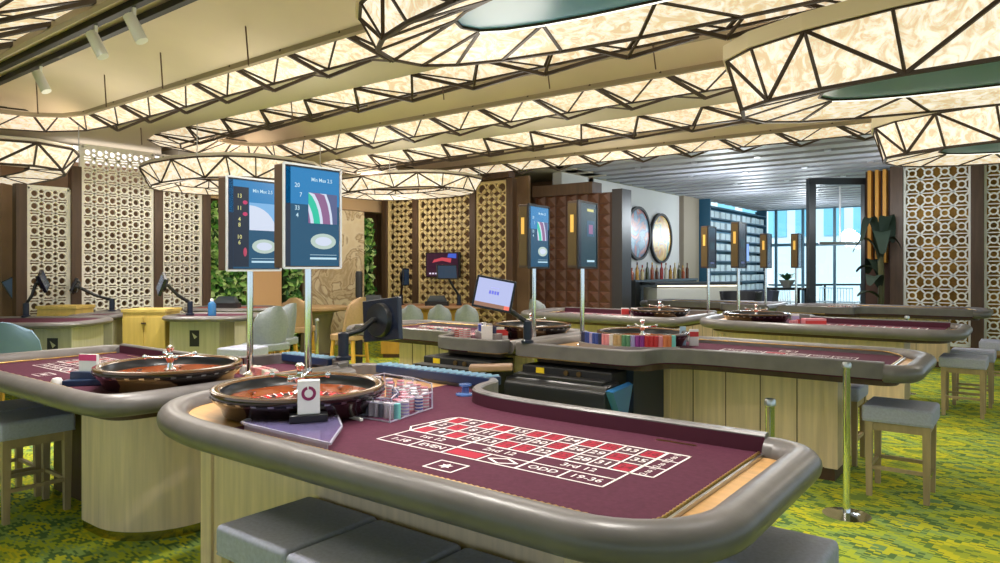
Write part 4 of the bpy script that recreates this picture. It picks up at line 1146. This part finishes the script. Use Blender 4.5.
monitor('black monitor on an arm seen from behind, showing its round mount', at(383, 320, 4.85), FV*.75+RV*.62+Vector((0, 0, -.05)), -.12, .37, .29, (-1.53, .945, .906), M_OFF, 0)

# ================================================================== FAR SIDE: BAR, WINDOWS, TERRACE
# round art plates on the bar wall
def plate(v, z, rad, label, cols, seed):
    r = thing('wall_plate', label, 'wall art', (-4.99, v, z)); n = 40; x = -4.99
    f = MB()
    for rr0, rr1, x0, x1 in ((rad, rad, x, x+.07), (rad, rad*.90, x+.07, x+.07), (rad*.90, rad*.90, x+.07, x+.04)):
        for k in range(n):
            a, b = 2*PI*k/n, 2*PI*(k+1)/n
            f.quad((x0, v+rr0*math.cos(a), z+rr0*math.sin(a)), (x0, v+rr0*math.cos(b), z+rr0*math.sin(b)), (x1, v+rr1*math.cos(b), z+rr1*math.sin(b)), (x1, v+rr1*math.cos(a), z+rr1*math.sin(a)))
    f.build('rim', BLACKM, r)
    m = bpy.data.materials.new('plate_glaze'); m.use_nodes = True; nt = m.node_tree; b = nt.nodes['Principled BSDF']; b.inputs['Roughness'].default_value = .25
    tc = nt.nodes.new('ShaderNodeTexCoord'); mp = nt.nodes.new('ShaderNodeMapping'); mp.inputs['Location'].default_value = (seed, seed, 0)
    nz = nt.nodes.new('ShaderNodeTexNoise'); nz.inputs['Scale'].default_value = 2.6; nz.inputs['Detail'].default_value = 5; nz.inputs['Distortion'].default_value = 1.2
    rp = nt.nodes.new('ShaderNodeValToRGB'); e = rp.color_ramp.elements
    e[0].position = .3; e[0].color = (*srgb(*cols[0]), 1); e[1].position = .72; e[1].color = (*srgb(*cols[-1]), 1)
    for i, c in enumerate(cols[1:-1]):
        q = e.new(.3+.42*(i+1)/(len(cols)-1)); q.color = (*srgb(*c), 1)
    nt.links.new(tc.outputs['Object'], mp.inputs[0]); nt.links.new(mp.outputs[0], nz.inputs['Vector']); nt.links.new(nz.outputs['Fac'], rp.inputs['Fac']); nt.links.new(rp.outputs[0], b.inputs['Base Color'])
    d = MB(); d.add([(x+.045, v+rad*.91*math.cos(2*PI*k/n), z+rad*.91*math.sin(2*PI*k/n)) for k in range(n)], [range(n)]); d.build('glazed_face', m, r)
    return r
plate(12.22, 2.27, .60, 'blue round wall plate with a red centre, left of two on the bar wall', [(60, 96, 130), (110, 150, 176), (90, 110, 140), (190, 110, 90), (120, 160, 176)], 1.3)
plate(13.42, 2.20, .59, 'gold and green round wall plate, right of two on the bar wall', [(60, 96, 90), (120, 140, 110), (214, 176, 84), (190, 130, 60), (150, 170, 150)], 5.1)
struct(MB().box((-4.94, 15.1, 1.65), (.12, 1.0, 3.3)), 'trim_5', mat('bar_pier', srgb(150, 138, 122), .7))
# white-blue shelf wall beyond
sw = thing('bottle_shelf', 'tall blue shelf wall of pale cubbies beyond the bar', 'shelf', (-4.85, 18.1, 0))
v0, v1 = 15.75, 20.6
MB().box((-4.95, (v0+v1)/2, 1.6), (.05, v1-v0, 3.2)).build('back', mat('shelf_back', srgb(110, 160, 190), .5), sw)
m = MB()
for k in range(11): m.box((-4.78, (v0+v1)/2, .25+k*.285), (.3, v1-v0, .03))
for k in range(2): m.box((-4.78, v0+(v1-v0)*k, 1.68), (.3, .05, 3.36))
m.build('shelf_frame', mat('shelf_frame_blue', srgb(40, 84, 110), .4), sw)
for j in range(10):
    m = MB()
    for k in range(11):
        m.box((-4.80+(.02 if (j+k) % 2 else 0), v0+.22+k*.435, .25+j*.285+.11), (.2, .30, .17))
    m.build('cubby_row', mat('cubby_pale', srgb(214, 230, 238), .4), sw)
tvb = thing('bar_screen', 'small blue screen on the shelf wall behind the bar', 'television', (-4.6, 18.3, 1.9))
MB().box((-4.6, 18.3, 1.95), (.06, .75, .6)).build('housing', BLACK, tvb); MB().box((-4.565, 18.3, 1.95), (.008, .66, .5)).build('picture', mat('bar_pic', srgb(90, 120, 190), .3, emis=srgb(110, 140, 210), estr=.8), tvb)
# bar counter
bc = thing('bar_counter', 'white fronted bar counter with a glowing strip under its dark top', 'bar counter', (-3.2, 12.6, 0))
P0 = at(657, 285, 14.5); P1 = at(738, 285, 15.0)
a, b = Vector((P0.x, P0.y)), Vector((P1.x, P1.y)); d = (b-a).normalized(); s = Vector((-d.y, d.x)); c = (a+b)/2; L_ = (b-a).length; ang = math.atan2(d.y, d.x)
cc = c+s*.3
MB().box((cc.x, cc.y, .55), (L_, .6, 1.08), ang).build('front', mat('bar_front', srgb(222, 218, 210), .5), bc)
MB().box((cc.x, cc.y, 1.17), (L_+.14, .70, .06), ang).build('top', mat('bar_top', srgb(60, 64, 70), .3), bc)
cs = c-s*.02
MB().box((cs.x, cs.y, 1.125), (L_, .02, .03), ang).build('light_strip', mat('bar_strip', (1, .9, .7), .5, emis=(1, .88, .66), estr=1.5), bc)
bb = thing('back_bar', 'dark back bar cabinet below the round plates', 'cabinet', (-4.2, 12.4, 0))
MB().box((-4.83, 13.2, .6), (.32, 3.4, 1.2)).build('body', BLACKM, bb); MB().box((-4.82, 13.2, 1.22), (.35, 3.5, .05)).build('top', BLACK, bb)
bcols = [(150, 70, 40), (200, 150, 60), (90, 50, 30), (210, 190, 140), (160, 40, 40), (60, 70, 40), (220, 210, 190)]
for k in range(24):
    v = 11.6+k*.125; mm = mat('bottle_%d' % (k % 7), srgb(*bcols[k % 7]), .2)
    h = .26+.06*((k*7) % 3)
    o = MB().lathe([(.038, 0), (.04, h*.6), (.016, h*.75), (.016, h)], (-4.80+.06*(k % 2), v, 1.246), 10).build('bottle', mm, smooth=True)
    cn = ('rust', 'amber', 'brown', 'cream', 'red', 'olive', 'pale')[k % 7]; tag(o, 'small %s bottle in the row on the dark back bar below the round plates' % cn, 'bottle', 'bottles on the back bar, '+cn)
# dark lounge chairs / bar chairs by the counter
def barrel_chair(loc, rz, label, m1):
    r = thing('barrel_chair', label, 'chair', loc, rz)
    L = lambda mb, *a, **k: mb.build(*a, **k)
    mb = MB(); n = 14; vs = []
    for z, rr in ((.45, .30), (.75, .36), (1.05, .40)):
        for t in (0, .05):
            for k in range(n+1):
                a = math.radians(-30+240*k/n); vs.append(Vector(loc)+Vector(((rr-t)*math.cos(a), (rr-t)*math.sin(a), z)))
    m_ = n+1; fs = []
    for z in range(2):
        for t in (0, 1):
            o_ = (z*2+t)*m_; o2 = o_+2*m_
            for k in range(n): fs.append((o_+k, o_+k+1, o2+k+1, o2+k))
    for k in range(n): fs.append((4*m_+k, 4*m_+k+1, 5*m_+k+1, 5*m_+k)); fs.append((k, k+1, m_+k+1, m_+k))
    for e_ in (0, n):
        for z in range(2): fs.append((z*2*m_+e_, (z*2+1)*m_+e_, (z*2+3)*m_+e_, (z*2+2)*m_+e_))
    mb.add(vs, fs); o = mb.build('back_shell', m1, r, smooth=True)
    MB().lathe([(.28, .40), (.30, .44), (.29, .52), (.2, .54)], loc, 20).build('seat', m1, r, smooth=True)
    for k in range(4):
        a = PI/4+PI/2*k; MB().bar(Vector(loc)+Vector((.2*math.cos(a), .2*math.sin(a), .42)), Vector(loc)+Vector((.26*math.cos(a), .26*math.sin(a), 0)), .035).build('leg', DKWOOD, r)
    return r
for px, Y, lab, mm in ((741, 13.4, 'black barrel bar chair before the right end of the bar', BLACKM), (758, 14.0, 'dark blue grey barrel chair beside the black one', mat('slate_fabric', srgb(60, 66, 84), .8))):
    c = flat(px, Y); r = barrel_chair(c, 0, lab, mm)
pl = thing('bar_table', 'dark bar table with a potted plant beside the window', 'table', flat(787, 15.2))
c = Vector(flat(787, 15.2))
MB().box((c.x, c.y, 1.05), (.8, .5, .05), YAW).build('table_top', BLACKM, pl)
for dx in (-.33, .33):
    for dy in (-.18, .18):
        q = c+RV*dx+FV*dy; MB().bar((q.x, q.y, 0), (q.x, q.y, 1.03), .05).build('leg', BLACKM, pl)
def leaves(c, n, r, h, mm, seed=1, droop=.3):
    rnd = random.Random(seed); m = MB()
    for k in range(n):
        a = rnd.uniform(0, 2*PI); e = rnd.uniform(.5, 1.0); l = rnd.uniform(.7, 1.0)
        d = Vector((math.cos(a), math.sin(a), 0)); s = Vector((-d.y, d.x, 0))
        pts = []
        for i in range(6):
            t = i/5; w = math.sin(PI*min(1, t*.9+.1))*r*.16
            p = Vector(c)+d*(r*t*e)+Vector((0, 0, h*l*(t-droop*t*t)))
            pts.append((p-s*w, p+s*w))
        for (a0, b0), (a1, b1) in zip(pts, pts[1:]): m.quad(a0, b0, b1, a1)
    return m
ppl = thing('potted_plant', 'small green plant in a pale pot on the dark bar table', 'plant', (c.x, c.y, 1.076))
MB().lathe([(.08, 1.076), (.17, 1.24), (.15, 1.24)], (c.x, c.y, 0), 16).build('pot', mat('pale_pot', srgb(150, 150, 146), .5), ppl, smooth=True)
leaves((c.x, c.y, 1.22), 16, .26, .26, mat('plant_green', srgb(46, 96, 62), .5), 3).build('foliage', None if 0 else MATS['plant_green'], ppl)
# window wall
y = 20.8
struct(MB().box((-.5, y, 3.36), (8.6, .12, .12)), 'trim_6', mat('steel_blue', srgb(72, 108, 130), .4))
fr = MB(); fr.use(MATS['steel_blue'])
for x in (-5.0, -4.4, -3.6, -2.7, -1.8, -.9, 0): fr.box((x, y, 1.65), (.07, .09, 3.3))
fr.box((-.5, y, 2.22), (8.2, .08, .09)); fr.box((-.5, y, .05), (8.2, .08, .1))
struct(fr, 'window_1', None)
struct(MB().quad((-4.5, y+.03, .1), (3, y+.03, .1), (3, y+.03, 3.3), (-4.5, y+.03, 3.3)), 'window_2', WINGL)
# portal frame before the window
pf = MB(); A = Vector(flat(811, 12.9)); B_ = Vector(flat(866, 12.9)); d = (B_-A).normalized(); an = math.atan2(d.y, d.x)
for q in (A, B_): pf.box((q.x, q.y, 1.55), (.12, .14, 3.1), an)
q = (A+B_)/2; pf.box((q.x, q.y, 3.09), ((B_-A).length+.12, .14, .12), an)
struct(pf, 'door_1', mat('portal_black', srgb(30, 36, 42), .35))
A2 = Vector(flat(819, 14.6)); B2 = Vector(flat(861, 14.6))
pf = MB(); pf.bar((A2.x, A2.y, 2.02), (B2.x, B2.y, 2.02), .05); pf.bar(((A2.x+B2.x)/2, (A2.y+B2.y)/2, 2.02), ((A2.x+B2.x)/2, (A2.y+B2.y)/2, 3.2), .03)
struct(pf, 'trim_7', STEEL)
# building and terrace outside
tb = thing('office_building', 'pale blue glass building seen through the windows', 'building', (-6, 34, 0))
MB().box((-6, 34, 3.6), (18, 2, 7.2)).build('wall', mat('facade', srgb(200, 226, 238), .5), tb)
for k in range(14): MB().box((-14+k*1.25, 32.97, 4.2), (.85, .06, 2.4)).build('window_band', mat('facade_glass', srgb(120, 186, 216), .2), tb)
lamp('SUN', 'daylight', (0, 20, 20), 4.0, (1, .97, .93), rot=(math.radians(52), 0, math.radians(-8)))
struct(MB().box((-2, 29, .006), (22, 19, .012)), 'ground', mat('terrace', srgb(214, 214, 210), .7))
def terrace_chair(loc, rz, label):
    r = thing('terrace_chair', label, 'chair', loc, rz, 'terrace chairs beyond the window'); L = Vector(loc)
    MB().box(L+Vector((0, 0, .45)), (.44, .44, .03)).build('seat', WHITE, r)
    for k in range(6): MB().bar(L+Vector((-.2+k*.08, .21, .46)), L+Vector((-.2+k*.08, .26, .86)), .018).build('back_slat', WHITE, r)
    MB().bar(L+Vector((-.22, .26, .87)), L+Vector((.22, .26, .87)), .03).build('top_rail', WHITE, r)
    for sx in (-1, 1):
        for sy in (-1, 1): MB().bar(L+Vector((sx*.19, sy*.19, .44)), L+Vector((sx*.24, sy*.24, 0)), .024).build('leg', STEEL, r)
    return r
c = flat(825, 21.5, .012); tc0 = terrace_chair(c, 0, 'white slatted terrace chair beyond the window')
for px, Y, rz in ((845, 21.2, .2), (864, 21.2, -.2), (788, 21.5, .8)): dup(tc0, flat(px, Y, .012), rz)
for px, Y, lab in ((843, 23.2, 'dark terrace table beyond the portal frame'), (795, 22.6, 'dark terrace table left of the portal frame')):
    c = Vector(flat(px, Y, .012)); tt = thing('terrace_table', lab, 'table', c)
    MB().box((c.x, c.y, .95), (1.5, .6, .05), YAW).build('table_top', BLACKM, tt)
    for dx in (-.6, .6): 
        q = c+RV*dx; MB().bar((q.x, q.y, .012), (q.x, q.y, .93), .06).build('leg', BLACKM, tt)
# banana plant by the fins
bp_ = thing('banana_plant', 'tall dark leafed plant before the golden timber fins', 'plant', flat(880, 12.1))
c = Vector(flat(880, 12.1))
MB().lathe([(.2, 0), (.26, .45), (.22, .45)], c, 20).build('pot', mat('dark_pot', srgb(50, 46, 44), .5), bp_, smooth=True)
MB().tube([c+Vector((0, 0, .4)), c+Vector((.02, .0, 1.2)), c+Vector((.0, .03, 1.9))], .05, 8).build('stem', mat('plant_stem', srgb(70, 70, 34), .6), bp_)
lm = mat('banana_leaf', srgb(22, 40, 24), .8)
for k, (a0, l, e, z) in enumerate([(3.4, .42, 1.1, 1.5), (3.9, .34, 1.9, 1.5), (1.0, .3, 2.2, 1.4), (5.0, .3, 1.8, 1.3), (.2, .32, .9, 1.6), (3.0, .38, .5, 1.3), (4.4, .34, .8, 1.0), (3.6, .36, .4, .9), (2.4, .3, 1.2, 1.1)]):
    d = Vector((math.cos(a0), math.sin(a0), 0)); s = Vector((-d.y, d.x, 0)); m = MB(); pts = []
    for i in range(8):
        t = i/7; w = .02+.12*math.sin(PI*min(1, t*.95))**.8; p = c+Vector((0, 0, z))+d*l*t+Vector((0, 0, e*(t-.9*t*t)*1.2+.12*e))
        pts.append((p-s*w+Vector((0, 0, .03)), p, p+s*w+Vector((0, 0, .03))))
    for u_, v_ in zip(pts, pts[1:]): m.quad(u_[0], u_[1], v_[1], v_[0]); m.quad(u_[1], u_[2], v_[2], v_[1])
    m.build('leaf', lm, bp_, smooth=True)

# ================================================================== LEFT AND MIDDLE DISTANCE: CARD TABLES, CHAIRS, CABINETS
def rrect(c, w, d, r, rz, n=6):
    P = []
    for sx, sy, a in ((1, 1, 0), (-1, 1, 90), (-1, -1, 180), (1, -1, 270)):
        P += [(sx*(w/2-r)+r*math.cos(math.radians(a+90*i/n)), sy*(d/2-r)+r*math.sin(math.radians(a+90*i/n))) for i in range(n+1)]
    ca, sa = math.cos(rz), math.sin(rz)
    return [(c[0]+x*ca-y*sa, c[1]+x*sa+y*ca) for x, y in P]
def card_table(px, Y, w, d, label, bpx=None, bw=.5, rz=YAW, wood=WOODG, logo=True, feltc=FELT, h=.90, railm=None):
    c = Vector(flat(px, Y)); r = thing('card_table', label, 'card table', c)
    P = rrect(c, w, d, min(w, d)*.33, rz)
    MB().prism(rrect(c, w-.1, d-.1, min(w, d)*.30, rz), h-.05, h-.005).build('felt', feltc, r)
    MB().sweep3([(p[0], p[1], h-.02) for p in P], ellipse(.055, .036, 12), closed=True).build('armrest', railm or LEATHER, r, smooth=True)
    b = Vector(flat(bpx or px, Y)); dd = d*.62
    MB().box((b.x, b.y, (h-.05+.06)/2), (bw, dd, h-.05-.06), rz).build('pedestal', wood, r, bevel=.008)
    MB().box((b.x, b.y, .03), (bw*.95, dd*.95, .06), rz).build('plinth', DKWOOD, r)
    if logo:
        f = b-FV*(dd/2+.003); z = h*.70
        m = MB(); m.use(BLACKM)
        q = lambda a, e, o=0: (f.x+RV.x*a-FV.x*o, f.y+RV.y*a-FV.y*o, z+e)
        m.add([q(-.06, -.10), q(.06, -.10), q(.06, .10), q(-.06, .10)], [range(4)])
        m.use(wood).add([q(-.03, .07, .001), q(.035, .02, .001), q(.0, -.01, .001)], [range(3)])
        m.build('dark_emblem', None, r)
    return r
card_table(28, 8.0, 1.55, 1.0, 'grey railed card table at far left with a dark square emblem on its pedestal', 70, .42)
card_table(101, 9.0, .52, .60, 'card table behind the far left one, grey green pedestal with a dark emblem', 104, .42, wood=WOODG)
card_table(214, 8.9, 1.02, .8, 'grey green card table with a dark emblem left of the tall screens', 203, .62)
card_table(122, 9.62, .66, .40, 'long card table with plum felt before the cream lattice', None, .5, logo=False)
card_table(232, 10.6, 1.2, .8, 'card table before the green plant wall', None, .6, logo=False, feltc=mat('red_felt', srgb(150, 60, 50), .8))
card_table(430, 11.95, 2.5, .8, 'long brown card table before the gold lattice', None, 1.6, wood=HONEY, logo=False, feltc=mat('brown_felt', srgb(150, 100, 64), .7), h=.86, railm=mat('brown_leather', srgb(140, 104, 72), .5))
def cabinet(px, Y, w, h, d, label, m_=HONEY):
    c = Vector(flat(px, Y)); r = thing('side_cabinet', label, 'cabinet', c)
    MB().box((c.x, c.y, h/2+.03), (w, d, h-.06), YAW).build('body', m_, r, bevel=.006)
    MB().box((c.x, c.y, h-.01), (w+.03, d+.03, .04), YAW).build('top', m_, r, bevel=.004)
    MB().box((c.x, c.y, .03), (w*.96, d*.96, .06), YAW).build('plinth', DKWOOD, r)
    for s in (-1, 1):
        q = c-FV*(d/2+.006)+RV*(s*w*.25); MB().box((q.x, q.y, h*.5), (w*.48, .012, h*.82), YAW).build('door', m_, r)
    q = c-FV*(d/2+.014); MB().lathe([(.03, 0), (.03, .02)], (q.x, q.y, h*.82), 8).build('knob', DKWOOD, r)
    return r
PALE = mat('pale_yellow_wood', srgb(206, 178, 98), .55, noise=((18, 18, 2), .1))
cabinet(152, 9.0, .54, .97, .4, 'pale yellow two door cabinet behind the left roulette table', PALE)
cabinet(66, 9.2, .50, 1.0, .4, 'pale yellow cabinet behind the far left card table', PALE)
cabinet(10, 10.5, .45, .95, .5, 'pale yellow cabinet at the left edge of the view', PALE)
# shell chairs
def shell_chair(px, Y, rz, label, m_=CHAIRF, seat=.55, back=1.0, w=.50, src=None):
    loc = Vector(flat(px, Y)); r = thing('shell_chair', label, 'chair', loc, 0)
    R = Matrix.Rotation(rz+YAW, 4, 'Z'); fm = lambda p: loc+(R @ Vector(p))
    mb = MB(fm); n = 12; rows = []
    for j in range(7):
        t = j/6; z = seat-.06+(back-seat+.06)*t; k = 1-.55*max(0, t-.55)**2/.2; row = []
        for i in range(n+1):
            a = -1+2*i/n; ww = w/2*(k if t > .5 else 1)
            zz = z-(.05*abs(a)**3 if t > .9 else 0)
            row.append((a*ww, .16+.06*t-.16*a*a*(1-.35*t), zz))
        rows.append(row)
    vs = [p for row in rows for p in row]; off = len(vs); vs += [(p[0]*.92, p[1]-.045, p[2]) for row in rows for p in row]; N_ = n+1; fs = []
    for o_ in (0, off):
        for j in range(6):
            for i in range(n): fs.append((o_+j*N_+i, o_+j*N_+i+1, o_+(j+1)*N_+i+1, o_+(j+1)*N_+i))
    for j in range(6):
        for i in (0, n): fs.append((j*N_+i, (j+1)*N_+i, off+(j+1)*N_+i, off+j*N_+i))
    for i in range(n):
        fs.append((6*N_+i, 6*N_+i+1, off+6*N_+i+1, off+6*N_+i)); fs.append((i, i+1, off+i+1, off+i))
    mb.add(vs, fs); mb.build('backrest', m_, r, smooth=True)
    MB(fm).prism(rrect((0, -.04), w*.95, .44, .1, 0), seat-.09, seat).build('seat', m_, r, bevel=.02)
    for sx in (-1, 1):
        for sy in (-1, 1): MB(fm).bar((sx*w*.36, -.04+sy*.16, seat-.08), (sx*w*.42, -.04+sy*.19, 0), .04).build('leg', HONEY, r)
    for sx in (-1, 1): MB(fm).bar((sx*w*.41, -.2, .2), (sx*w*.41, .12, .2), .022).build('side_rail', HONEY, r)
    return r
shell_chair(268, 8.6, -2.2, 'blue grey shell chair behind the chrome poles, left one', seat=.58, back=1.04)
shell_chair(281, 9.25, -1.8, 'blue grey shell chair turned sideways behind the chrome poles', seat=.58, back=1.04, w=.42)
shell_chair(297, 10.8, PI, 'tan shell chair at the round table behind the nearest screen', CHAIRB, seat=.6, back=1.05, w=.5)
shell_chair(352, 10.2, -1.9, 'tan high backed chair turned sideways right of the round table', CHAIRB, seat=.55, back=1.08, w=.5)
shell_chair(412, 10.7, PI, 'grey shell chair left of three at the long brown card table', seat=.55, back=.95, w=.37)
shell_chair(440, 10.7, PI, 'grey shell chair in the middle of three at the long brown card table', seat=.55, back=.95, w=.37)
shell_chair(467, 10.7, PI, 'grey shell chair right of three at the long brown card table', seat=.55, back=.95, w=.37)
shell_chair(541, 11.3, 2.2, 'grey shell chair before the brown tiled wall', seat=.55, back=1.0, w=.42)
shell_chair(12, 6.9, PI, 'blue grey round backed chair at the far left edge', mat('blue_fabric', srgb(112, 140, 164), .8), seat=.48, back=.98, w=.66)
dup(ST, flat(243, 8.0), .3, 'grey stool with pale legs beside the grey green card table')
# round pedestal table
c = Vector(flat(316, 11.9)); rt = thing('round_table', 'round tan table on a drum pedestal behind the nearest screen pole', 'table', c)
MB().lathe([(.52, .78), (.56, .80), (.56, .84), (.50, .85)], c, 32).build('table_top', mat('tan_top', srgb(170, 140, 100), .5), rt, smooth=True)
MB().lathe([(.26, .06), (.24, .5), (.30, .74), (.45, .78)], c, 28).build('pedestal', mat('greige_drum', srgb(130, 122, 106), .5), rt, smooth=True)
MB().lathe([(.30, 0), (.30, .06), (.26, .065)], c, 28).build('plinth', DKWOOD, rt)
# low tan bench and posts near the arm monitor
q = Vector(flat(352, 9.6)); 
tag(MB().lathe([(.055, 0), (.055, 1.42), (.04, 1.45)], Vector(flat(359, 11.0)), 14).build('dark_post', BLACKM, smooth=True), 'thin dark post standing beside the tan high backed chair', 'post')
stanchion(flat(317, 9.0), .85, 'short chrome post on the carpet behind the nearest screen pole', .1)
# far monitors on arms, left and middle
def far_monitor(px, py, Y, w, h, nrm, roll, bpx, bY, bz, label, m_=M_OFF):
    b = Vector(flat(bpx, bY, bz)); return monitor(label, at(px, py, Y), nrm, roll, w, h, b, m_, 0)
far_monitor(44, 281, 8.6, .30, .22, RV*.8+FV*.3+Vector((0, 0, .3)), .3, 26, 8.5, .90, 'dark tilted monitor on an arm over the far left card table')
far_monitor(74, 286, 9.5, .26, .2, -RV*.7-FV*.3+Vector((0, 0, .3)), .2, 112, 9.62, .90, 'dark monitor on a long arm before the first lattice panel')
far_monitor(161, 284, 8.7, .3, .23, -FV*.5-RV*.7+Vector((0, 0, .25)), -.3, 190, 8.9, .90, 'tilted dark monitor on an arm before the wide cream lattice')
far_monitor(14, 287, 9.4, .2, .26, -FV+RV*.3, .5, 24, 10.3, .95, 'small tilted device on an arm at the left edge')
far_monitor(447, 272, 11.9, .36, .25, RV*.3-FV*.8+Vector((0, 0, .2)), 0, 459, 12.1, .86, 'dark monitor in front of the small wall television')
far_monitor(406, 277, 12.0, .2, .3, RV*.8-FV*.3, 0, 401, 12.2, .86, 'narrow dark monitor left of the small wall television')
# card shufflers
def shuffler(px, Y, z, label):
    c = Vector(flat(px, Y, z)); r = thing('card_shuffler', label, 'card shuffler', c)
    m = MB(); m.prism(rrect(c, .40, .26, .06, YAW), z, z+.07); m.build('base', BLACKM, r)
    m = MB(); ca = [(c+RV*a+FV*b+Vector((0, 0, e))) for a, b, e in ((-.17, -.1, .072), (.17, -.1, .072), (.17, .1, .072), (-.17, .1, .072), (-.12, .0, .17), (.12, .0, .17), (.12, .1, .17), (-.12, .1, .17))]
    m.add(ca, [(0, 3, 2, 1), (4, 5, 6, 7), (0, 1, 5, 4), (1, 2, 6, 5), (2, 3, 7, 6), (3, 0, 4, 7)]); m.build('hood', mat('slate_plastic', srgb(50, 60, 70), .35), r, bevel=.01)
    return r
shuffler(437, 11.9, .862, 'dark card shuffler on the long brown card table'); shuffler(373, 12.1, .862, 'black card shuffler at the left end of the long brown card table')
shuffler(226, 10.6, .90, 'dark card shuffler before the green plant wall')
bl = thing('drink_bottle', 'small blue bottle on the grey green card table', 'bottle', flat(212, 8.9, .896))
MB().lathe([(.05, .896), (.05, 1.04), (.02, 1.08)], flat(212, 8.9), 12).build('body', BLUEP, bl, smooth=True); MB().lathe([(.022, 1.08), (.022, 1.11)], flat(212, 8.9), 10).build('cap', WHITE, bl)
